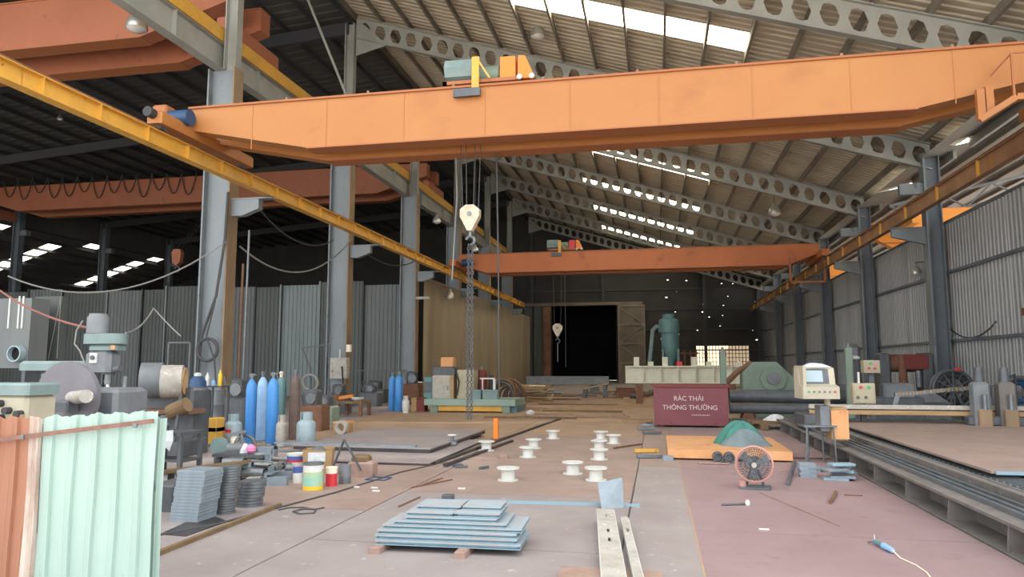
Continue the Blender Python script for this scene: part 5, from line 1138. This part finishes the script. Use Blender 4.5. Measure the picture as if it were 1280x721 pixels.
# ================================================================== LEFT MACHINES
def V(px, py, Y): return AY(px, py, Y)
# turret milling machine
Y = 9.6; k = Y*1.15/F
c = V(128, 430, Y); t = thing('milling_machine', 'grey green turret milling machine with an upright motor', 'milling machine', (c.x, Y, 0)); ox = c.x
def lx(px, py): q = V(px, py, Y); return q.x-ox, q.z
x0, z0 = lx(111, 417); x1, z1 = lx(134, 392)
MB().lathe(((x0+x1)/2, 0, 0), [((x1-x0)/2, z0), ((x1-x0)/2, z1-.06), ((x1-x0)/2*.85, z1-.03), ((x1-x0)/2*.85, z1), (.02, z1)], 20).build('motor', 'machine_grey', t, smooth=True)
xa, za_ = lx(108, 430); xb, zb_ = lx(157, 417)
r_ = .17; hp = [(xa+r_+r_*math.cos(th), r_*math.sin(th)) for th in [PI/2+PI*k/10 for k in range(11)]]+[(xb-r_+r_*math.cos(th), r_*math.sin(th)) for th in [-PI/2+PI*k/10 for k in range(11)]]; MB().prism(hp, za_, zb_, 'z').build('belt_housing', 'machine_teal', t, smooth=True); xc, zc = lx(117, 438); xd, _ = lx(152, 438)
MB().bev(xc, xd, -.13, .13, zc, za_, .04).build('pulley_case', 'machine_teal', t); q0, q1 = lx(147, 436); MB().box(q0, q0+.07, -.145, -.13, q1-.01, q1+.05).build('brand_plate', 'orange_table', t)
xe, ze = lx(112, 465); xf, zf = lx(150, 440); MB().bev(xe, xf-.06, -.15, .15, ze, zc, .06).build('head', 'machine_grey', t)
q0, q1 = lx(127, 447); MB().box(q0-.06, q0+.06, -.175, -.15, q1-.08, q1+.07).build('dial_plate', 'white_paint', t); MB().cyl((q0, -.2, q1), (q0, -.175, q1), .035, 12).build('dial', 'steel_dark', t)
q0, q1 = lx(136, 466); MB().cyl((q0, 0, q1-.02), (q0, 0, q1+.1), .09, 16).build('quill_collar', 'steel_dark', t); MB().cyl((q0, 0, q1-.17), (q0, 0, q1), .055, 16).build('quill', 'steel', t, smooth=True); MB().cyl((q0, 0, q1-.32), (q0, 0, q1-.17), .03, 12).build('tool', 'lamp_metal', t, smooth=True)
q0, q1 = lx(154, 470); MB().cyl((q0, .05, q1-.35), (q0, .05, q1), .035, 10).build('guide_rod', 'steel', t); MB().cyl((q0-.06, -.1, q1+.1), (q0+.05, -.12, q1+.12), .05, 12).build('hand_wheel', 'steel_dark', t)
xg, zg = lx(28, 463); xh, zh = lx(112, 451); MB().bev(xg, xh+.1, -.1, .25, zg, zh, .04).build('ram', 'machine_teal', t)
MB().bev(xg+.35, xg+.85, -.05, .45, .12, zg, .05).build('column', 'machine_grey', t); MB().bev(xg+.1, xh+.6, -.4, .5, 0, .12, .03).build('base', 'steel_dark', t)
MB().bev(xh-.15, xf+.3, -.35, .2, .85, .97, .02).build('work_table', 'steel', t); MB().bev(xh, xf, -.1, .2, .12, .85, .04).build('knee', 'machine_grey', t)
MB().tube([(xa+.0, -.1, zb_+.2), (xa-.1, -.1, zb_+.05), (xa-.12, -.1, za_), (xa-.02, -.1, za_-.1), (xa+.1, -.1, ze+.1)], .012, 6).build('motor_cable', 'cable_light', t)
q0, q1 = lx(99, 454); MB().bev(q0-.05, q0+.05, -.14, -.1, q1-.03, q1+.03, .01).build('lamp_head', 'white_paint', t)
# big faceplate lathe
Y = 7.4; c = V(82, 497, Y); t = thing('faceplate_lathe', 'lathe with a big dull grey faceplate disc and stub spindle', 'lathe', (c.x, Y, 0)); rr_ = (V(120, 497, Y).x-V(42, 497, Y).x)/2
MB().cyl((0, 0, c.z), (0, .06, c.z), rr_, 40).build('faceplate', 'disc_grey', t, smooth=True); MB().cyl((0, .06, c.z), (0, .3, c.z), rr_*.5, 24).build('headstock_bearing', 'steel_dark', t)
q0 = V(92, 497, Y); q1 = V(112, 495, Y-.25); MB().cyl((q0.x-c.x, -.02, q0.z), (q1.x-c.x, -.3, q1.z), .075, 18).build('spindle_sleeve', 'white_steel', t, smooth=True); MB().bev(q0.x-c.x-.12, q0.x-c.x+.1, -.2, -.01, q0.z-.16, q0.z-.03, .02).build('chuck_jaw', 'steel_dark', t)
MB().bev(-rr_, rr_, .3, .9, 0, c.z+.1, .05).build('headstock', 'machine_grey', t); MB().bev(-.7, .7, -.1, .3, 0, .55, .03).build('bed', 'steel_dark', t)
# small beige lathe at the far left
Y = 6.1; a, b = V(-40, 525, Y), V(36, 479, Y); t = thing('bench_lathe', 'beige and teal bench lathe with black knobs at the picture edge', 'lathe', ((a.x+b.x)/2, Y, 0)); w_ = (b.x-a.x)/2
MB().bev(-w_, w_, 0, .4, b.z-.12, b.z, .02).build('top_cover', 'machine_teal', t); MB().bev(-w_, w_-.03, .02, .4, b.z-.42, b.z-.12, .03).build('gear_case', 'beige', t)
for x, z in ((w_-.32, .2), (w_-.22, .27), (w_-.08, .3), (w_-.3, .34)): MB().cyl((x, -.05, b.z-z), (x, .02, b.z-z), .035, 12).build('knob', 'rubber', t)
MB().bev(-w_, w_, .05, .4, 0, b.z-.42, .03).build('cabinet_base', 'steel_dark', t); MB().cyl((w_-.1, -.03, b.z-.33), (w_-.1, .02, b.z-.33), .06, 14).build('dial', 'wood', t)
# cabinet panel with pipe mouth
Y = 15.; a, b = V(-60, 455, Y), V(38, 372, Y); t = thing('duct_cabinet', 'grey green sheet cabinet with a round pipe mouth', 'cabinet', ((a.x+b.x)/2, Y, 0)); w_ = (b.x-a.x)/2; q = V(22, 442, Y)
MB().box(-w_, w_, .05, .6, a.z-.1, b.z).build('body', 'panel_a', t); MB().ring((q.x-(a.x+b.x)/2, -.12, q.z), (q.x-(a.x+b.x)/2, .05, q.z), .2, .17, 26).build('pipe_mouth', 'lpg', t, smooth=True); MB().cyl((q.x-(a.x+b.x)/2, -.0, q.z), (q.x-(a.x+b.x)/2, .04, q.z), .172, 24).build('pipe_bore', 'black', t)
for px in (10, 22, 27):
    z_ = V(px, 385, Y); MB().box(z_.x-(a.x+b.x)/2-.02, z_.x-(a.x+b.x)/2+.02, .03, .05, z_.z-.5, z_.z+.3).build('rib', 'white_paint', t)
for x in (-w_+.1, w_-.2): MB().box(x, x+.1, .1, .5, 0, a.z-.1).build('leg', 'steel_dark', t)
Y = 16; a, b = V(38, 455, Y), V(78, 370, Y); piece(MB().box(a.x, b.x, Y, Y+.15, 0, b.z), 'steel_board', 'panel_b', 'plain dark green grey board beside the pipe-mouth cabinet', 'board')
# flywheel press with two guard wheels
Y = 12.2; c = V(205, 475, Y); t = thing('flywheel_press', 'old flywheel press with a grey and a beige wheel cover', 'press', (c.x, Y, 0)); ox = c.x
for (px0, px1, pz0, pz1, mt, nm) in ((177, 206, 497, 453, 'machine_grey', 'wheel_guard'), (202, 232, 497, 456, 'white_steel', 'flywheel')):
    a, b = V(px0, pz0, Y), V(px1, pz1, Y); rad = (b.z-a.z)/2; cx = (a.x+b.x)/2-ox; cz = (a.z+b.z)/2
    MB().cyl((cx-.16, -.12, cz), (cx+.16, .06, cz), rad, 30).build(nm, mt, t, smooth=True); MB().cyl((cx+.16, .06, cz), (cx+.2, .08, cz), rad*.85, 30).build(nm+'_face', 'wood' if mt != 'machine_grey' else mt, t)
MB().bev(-.5, .55, .1, .7, 0, c.z-.15, .05).build('frame', 'steel_dark', t); MB().bev(-.55, .6, -.3, .6, 0, .3, .04).build('base', 'steel_dark', t); MB().box(-.45, .7, -.2, .3, c.z-.62, c.z-.54).build('bolster', 'rust', t)
MB().cyl((-.4, -.1, .35), (-.4, -.1, .75), .12, 14).build('motor', 'steel', t); MB().cyl((.35, -.25, .8), (.7, -.25, .95), .14, 14).build('gearbox', 'wood_dark', t); MB().bar((.5, -.3, .3), (.6, -.3, 1.1), .05, .05).build('lever', 'steel_dark', t)
m = MB(); a, b = V(210, 452, 13.2), V(238, 428, 13.2); m.bar((a.x, 13.2, 0), (a.x, 13.2, b.z), .03, .03); m.bar((b.x, 13.2, 0), (b.x, 13.2, b.z), .03, .03); m.bar((a.x, 13.2, b.z), (b.x, 13.2, b.z), .03, .03); piece(m, 'tube_rack', 'steel_dark', 'thin dark pipe frame behind the flywheel press', 'frame')
# dark bench under, rag
Y = 9.8; a, b = V(176, 540, Y), V(226, 540, Y); t = thing('workbench', 'dark steel workbench beside the mint screen', 'workbench', ((a.x+b.x)/2, Y, 0)); w_ = (b.x-a.x)/2; MB().box(-w_, w_, 0, .6, a.z-.05, a.z).build('top', 'steel_dark', t)
for x in (-w_, w_-.06):
    for y in (.02, .5): MB().box(x, x+.06, y, y+.06, 0, a.z-.05).build('leg', 'steel_dark', t)
MB().box(-w_, w_, .1, .5, .2, .24).build('lower_shelf', 'steel_dark', t)
q = V(208, 540, Y-.05); o = heap('rag', 'cloth_white', '', None, .11, .06, .1, 41); m = MB(); m.add([(q.x-.09, Y-.03, q.z+.01), (q.x+.1, Y-.03, q.z+.012), (q.x+.12, Y-.05, q.z-.12), (q.x+.06, Y-.04, q.z-.28), (q.x-.03, Y-.05, q.z-.2), (q.x-.08, Y-.06, q.z-.14), (q.x, Y+.1, q.z+.012)], [(0,1,2,5), (2,3,4,5), (0,6,1)])
bpy.data.objects.remove(o); o = piece(m, 'rag', 'cloth_white', 'white rag hanging over the edge of the dark workbench', 'rag', solid=.01)
for k, (px, mt, lb) in enumerate(((182, 'rust', 'rusty can on the dark workbench'), (190, 'steel', 'grey vice block on the dark workbench'), (200, 'steel_dark', 'dark gear housing on the workbench'))):
    q = V(px, 540, Y+.2); t = thing('bench_part', lb, 'machine part', (q.x, Y+.25, a.z)); MB().lathe((0, 0, 0), [(.09, 0), (.1, .05), (.07, .12), (.08, .2), (.04, .24)], 12).build('body', mt, t, smooth=True); MB().cyl((-.12, 0, .1), (.12, 0, .1), .03, 8).build('shaft', 'steel', t)
p = G(253, 573); t = thing('white_tub', 'small cream pot on the floor by the bench', 'pot', (p.x, p.y+1, 0)); MB().lathe((0, 0, 0), [(.07, 0), (.08, .25), (.06, .27)], 14).build('body', 'cream', t, smooth=True); MB().cyl((0, 0, .27), (0, 0, .29), .07, 14).build('lid', 'cream', t)
p = G(262, 585); t = thing('cut_saw', 'small bench saw with a teal guard amid the scrap', 'saw', (p.x, p.y+.5, 0), .2); MB().cyl((-.15, -.03, .3), (-.15, .03, .3), .15, 20).build('guard', 'machine_teal', t, smooth=True); MB().bev(-.2, .45, -.12, .15, 0, .15, .03).build('base', 'steel_dark', t); MB().cyl((0, 0, .25), (.4, 0, .25), .1, 14).build('motor', 'machine_grey', t, smooth=True)
p = G(283, 578); t = thing('pulley_frame', 'grey a-frame with a wheel in the scrap area', 'frame', (p.x, p.y+.4, 0)); m = MB(); m.bar((-.2, 0, 0), (0, 0, .45), .04, .04); m.bar((.22, 0, 0), (0, 0, .45), .04, .04); m.bar((-.25, 0, .42), (.1, 0, .5), .04, .04); m.build('legs', 'machine_grey', t); MB().torus((.06, .06, .22), (0, 1, 0), .2, .03, 20, 6).build('wheel', 'steel_dark', t)
# around column 1
p = G(246, 545); t = thing('compressor_tank', 'dark blue upright tank beside the grey column', 'tank', (AY(246, 500, 14.8).x, 14.8, 0)); zt = AY(246, 470, 14.8).z; MB().lathe((0, 0, 0), [(.18, 0), (.19, .1), (.19, zt-.12), (.1, zt)], 18).build('shell', 'blue_dark', t, smooth=True); MB().lathe((0, 0, 0), [(.08, zt), (.08, zt+.06), (.03, zt+.08)], 12).build('cap', 'white_paint', t)
a, b = AY(255, 482, 15.2), AY(277, 482, 15.2)
t = thing('steel_shelf', 'narrow shelf at the grey column holding bottles', 'shelf', ((a.x+b.x)/2, 15.2, 0)); w_ = (b.x-a.x)/2; MB().box(-w_, w_, 0, .35, a.z-.04, a.z).build('board', 'steel_dark', t)
for x in (-w_, w_-.04): MB().box(x, x+.04, .3, .34, 0, a.z-.04).build('leg', 'steel_dark', t)
for k, (px, h_, mt, lb) in enumerate(((258, .3, 'white_paint', 'tall slim white bottle on the narrow shelf'), (266, .14, 'blue_pale', 'squat pale blue jar on the narrow shelf'), (274, .36, 'yellow_paint', 'tall yellow tube on the narrow shelf'))):
    q = AY(px, 482, 15.3); t = thing('bottle', lb, 'bottle', (q.x, 15.33, a.z)); MB().lathe((0, 0, 0), [(.045, 0), (.045, h_*.75), (.02, h_*.85), (.02, h_)], 12).build('body', mt, t, smooth=True); MB().cyl((0, 0, h_), (0, 0, h_+.02), .022, 10).build('cap', 'steel', t)
for k, px in enumerate((257, 273)):
    q = AY(px, 505, 15.9); t = thing('steel_drum', 'dull grey upright drum under the bottle shelf', 'drum', (q.x, 15.9, 0), 0, 'drums under the bottle shelf'); MB().lathe((0, 0, 0), [(.15, 0), (.15, .3), (.16, .32), (.15, .34), (.15, .7), (.16, .72), (.15, .74), (.15, 1.05)], 16).build('shell', 'machine_grey', t, smooth=True); MB().cyl((0, 0, 1.05), (0, 0, 1.07), .155, 16).build('lid', 'steel', t)
m_ = 'yellow'
a, b = AY(246, 525, 13.6), AY(270, 545, 13.6); t = thing('yellow_trolley', 'yellow steel trolley frame at the foot of the grey column', 'trolley', ((a.x+b.x)/2, 13.6, 0)); w_ = (b.x-a.x)/2; MB().bev(-w_, -w_+.2, 0, .3, .12, a.z, .02).build('upright', m_, t); MB().bev(w_-.22, w_, 0, .3, .12, a.z+.05, .02).build('upright', m_, t); MB().box(-w_, w_, 0, .3, .3, .38).build('shelf', 'steel_dark', t); MB().box(-w_, w_, 0, .3, .06, .12).build('chassis', m_, t)
for x in (-w_+.1, w_-.1): MB().cyl((x, .02, .06), (x, .08, .06), .06, 12).build('wheel', 'rubber', t)
c = AY(258, 437, 19.2); piece(MB().torus((c.x, 19.25, c.z), (0, 1, 0), .33, .05, 26, 6), 'cable_coil', 'cable', 'dark cable coil hung on the first grey column', 'cable coil')
pts = [AY(px, py, 19.3) for px, py in ((285, 240), (281, 300), (270, 370), (252, 420), (246, 470))]; piece(MB().tube(pts, .04, 6), 'column_cable', 'cable', 'thick dark cable sagging down the first grey column', 'cable')
pts = [AY(px, py, 19.2) for px, py in ((276, 340), (268, 380), (258, 420), (268, 450), (270, 480))]; piece(MB().tube(pts, .025, 6), 'column_cable', 'cable', 'thin grey cable snaking down the first grey column', 'cable')
m = AY(300, 290, 19.5); zt = AY(300, 280, 19.5).z
for k, (px, pz) in enumerate(((298, 330), (304, 288))):
    q = AY(px, 460, 19.7); piece(MB().cyl((q.x, 19.7, 0), (q.x+.02, 19.7, AY(px, pz, 19.7).z), .035, 8), 'conduit_pipe', 'steel' if k else 'rust', ['short rusty conduit pipe standing right of the first grey column', 'tall grey conduit pipe standing right of the first grey column'][k], 'pipe')
# electrical box on column 2
a, b = AY(413, 473, 27.9), AY(435, 447, 27.9); t = thing('electrical_box', 'pale electrical box on the second grey column', 'electrical box', ((a.x+b.x)/2, 28.03, a.z)); w_ = (b.x-a.x)/2; MB().bev(-w_, w_, -.25, .05, 0, b.z-a.z, .015).build('case', 'white_steel', t); dd = MB().box(-w_+.04, w_-.04, -.265, -.25, .04, b.z-a.z-.04).build('door', 'white_steel', t); MB().cyl((-w_*.6, -.29, .3), (-w_*.6, -.265, .3), .03, 8).build('lock', 'steel_dark', dd); MB().cyl((0, -.1, b.z-a.z), (0, -.1, b.z-a.z+.35), .03, 8).build('conduit', 'white_paint', t); MB().tube([(w_*.5, -.3, .5), (w_*.7, -.3, -.2), (w_*.4, -.3, -.9)], .03, 6).build('lead', 'rubber', t)
a = AY(434, 435, 27.8); piece(MB().bev(a.x-.1, a.x+.1, 27.9, 28.06, a.z-.15, a.z+.15, .02), 'junction_box', 'cream', 'small cream junction box on the second grey column', 'box')
a = AY(527, 372, 36.5); piece(MB().bev(a.x-.35, a.x+.4, 36.56, 36.76, a.z-.07, a.z+.07, .02), 'lamp_arm', 'white_steel', 'white bracket arm on the third grey column', 'bracket')
# clutter between the columns
def clutter(px, pyt, Y, w_, mt, lb, kind='machine_part'):
    q = AY(px, pyt, Y); t = thing('machine', lb, 'machine', (q.x, Y, 0)); h = q.z
    MB().bev(-w_, w_, -.25, .3, 0, h*.6, .04).build('base', mt, t); MB().bev(-w_*.6, w_*.5, -.2, .2, h*.6, h*.95, .05).build('head', 'steel_dark', t); MB().cyl((w_*.2, -.3, h*.75), (w_*.2, -.2, h*.75), h*.12, 14).build('wheel', 'steel', t); MB().bar((-w_*.5, -.26, h*.6), (-w_*.9, -.3, h), .04, .04).build('lever', 'steel_dark', t)
    return t
clutter(392, 484, 17.5, .35, 'rust', 'rust red machine with a hand wheel right of the brown cylinder'); clutter(408, 492, 19.5, .3, 'machine_green', 'small green machine behind the rust red one'); clutter(425, 478, 24, .35, 'steel_dark', 'dark machine at the foot of the second grey column')
clutter(464, 478, 28.5, .4, 'steel_dark', 'dark machine just right of the second grey column'); clutter(470, 474, 31, .5, 'steel_dark', 'dark machine by the pale ribbed panel'); clutter(516, 462, 30, .35, 'rust', 'tall rust machine at the foot of the third grey column')
clutter(300, 470, 17.5, .3, 'steel_dark', 'dark machine between the first grey column and the gas cylinders'); clutter(160, 480, 14, .5, 'steel_dark', 'dark machine behind the milling machine')
a, b = AY(420, 505, 22.5), AY(452, 505, 22.5); t = thing('rusty_bench', 'rusty bench with an orange tool near the second column', 'bench', ((a.x+b.x)/2, 22.5, 0)); w_ = (b.x-a.x)/2; MB().box(-w_, w_, 0, .8, .42, .5).build('top', 'wood_dark', t)
for x in (-w_, w_-.1):
    for y in (0, .7): MB().box(x, x+.1, y, y+.1, 0, .42).build('leg', 'rust', t)
p = AY(424, 503, 22.6); t = thing('orange_jack', 'orange jack lying on the rusty bench', 'jack', (p.x, 22.8, .5)); MB().bar((-.3, 0, .06), (.4, 0, .16), .12, .1).build('arm', 'post_orange', t); MB().bev(-.35, -.1, -.12, .12, 0, .2, .03).build('base', 'rust', t)
p = AY(444, 503, 22.5); t = thing('paint_tray', 'white round dish on the rusty bench', 'dish', (p.x, 22.7, .5)); MB().lathe((0, 0, 0), [(.12, 0), (.2, .06), (.22, .1)], 16).build('bowl', 'white_paint', t, smooth=True); MB().cyl((0, 0, .1), (0, 0, .12), .2, 16).build('lid', 'white_paint', t)
for k, (px0, px1, py, mt, lb) in enumerate(((514, 521, 498, 'wood', 'tan box beside the white bottle'), (520, 531, 498, 'red_dark', 'dark red box at the end of the green platform'))):
    a, b = AY(px0, py, 25.5), AY(px1, py, 25.5); t = thing('steel_box', lb, 'box', ((a.x+b.x)/2, 25.5, 0)); w_ = (b.x-a.x)/2; MB().bev(-w_, w_, 0, .4, 0, a.z, .02).build('body', mt, t); MB().box(-w_, w_, -.01, .41, a.z, a.z+.03).build('lid', mt, t)
m = MB(); a, b = AY(445, 463, 33), AY(508, 463, 33); m.bar((a.x, 33, a.z), (b.x, 33, a.z), .06, .06)
for k in range(13): x = a.x+(b.x-a.x)*k/12; m.bar((x, 33, 0), (x, 33, a.z), .03, .03)
piece(m, 'bar_fence', 'steel_dark', 'dark bar railing before the pale ribbed panels', 'railing')
m = MB(); a, b = AY(378, 435, 22), AY(412, 430, 22); m.bar((a.x, 22, a.z), (b.x, 22, b.z), .04, .04); m.bar((a.x, 22, a.z), (AY(388, 462, 22).x, 22, AY(388, 462, 22).z), .04, .04); m.bar((b.x, 22, b.z), (b.x, 22, 0), .04, .04); m.bar((AY(388, 462, 22).x, 22, AY(388, 462, 22).z), (AY(392, 500, 22).x, 22, 0), .04, .04); piece(m, 'tube_rack', 'steel_dark', 'thin bent pipe frame before the ribbed partition', 'frame')
c = AY(388, 478, 21.93); piece(MB().torus((c.x, 21.93, c.z), (0, 1, .2), .26, .045, 22, 6), 'hose_coil', 'cable_light', 'pale hose coil hung on the thin pipe frame', 'hose coil')
# ================================================================== OVERHEAD CABLES
def wire(p0, Y0, p1, Y1, d, r_, mt, lb, nm='overhead_cable'): piece(MB().tube(sag(AY(*p0, Y0), AY(*p1, Y1), d, 18), r_, 5), nm, mt, lb, 'cable')
wire((0, 363), 12, (112, 410), 9.7, .1, .02, 'hose_red', 'reddish hose running down to the milling machine motor', 'air_hose')
wire((10, 345), 18, (283, 302), 19.3, .95, .022, 'cable_light', 'pale cable sagging from the first grey column to the left')
wire((325, 262), 20, (417, 300), 28, .6, .025, 'cable', 'dark cable sagging between the first two grey columns, upper'); wire((300, 308), 20, (440, 298), 28, 1.1, .03, 'cable_light', 'pale cable sagging between the first two grey columns, lower')
wire((450, 310), 28.2, (520, 325), 36.5, .5, .03, 'cable', 'dark cable between the second and third grey columns')
wire((157, 416), 9.7, (192, 385), 14, .12, .015, 'cable_light', 'pale cable rising from the milling machine to a hook'); wire((192, 385), 14, (226, 420), 14, .02, .015, 'cable_light', 'pale cable falling from the hook to the flywheel press')
wire((76, 371), 15.99, (71, 448), 15.99, 0, .012, 'cable_light', 'straight pale cord hanging by the dark board'); wire((76, 371), 15.99, (60, 450), 15.99, 0, .012, 'cable_light', 'slanting pale cord hanging by the dark board')
piece(MB().tube(sag(AX(1182, 405, 10.4), AX(1245, 402, 10.4), .5, 18), .025, 5), 'overhead_cable', 'cable', 'dark cable looped along the right wall', 'cable')
piece(MB().tube([AX(1243, 400, 10.4), AX(1247, 460, 10.4)], .025, 5), 'overhead_cable', 'cable_light', 'pale cable hanging down the right wall', 'cable')
a = AY(1243, 390, 22); t = thing('flood_light', 'dark flood light on the right wall', 'lamp', (10.15, 22, a.z)); MB().bev(-.3, .0, -.25, .2, -.1, .12, .03).build('housing', 'rust', t); MB().box(0, .2, -.04, .04, -.04, .04).build('arm', 'steel_dark', t)
p = AY(222, 322, 38); q_ = thing('far_hook_block', 'dark red hook block hanging in the left bay', 'hook', p); MB().prism([(-.2, .5), (.2, .5), (.32, .3), (.25, -.3), (.0, -.5), (-.25, -.3), (-.32, .3)], -.15, .15).build('sheave_case', 'orange_red', q_)
for x in (-.15, .15): MB().tube([(x, 0, .45), (x, 3.9, 12.7-p.z)], .02, 4).build('wire_rope', 'cable', q_)
MB().torus((0, 0, -.7), (0, 1, 0), .16, .05, 12, 5, -PI*.9, PI*.5).build('hook', 'steel', q_)
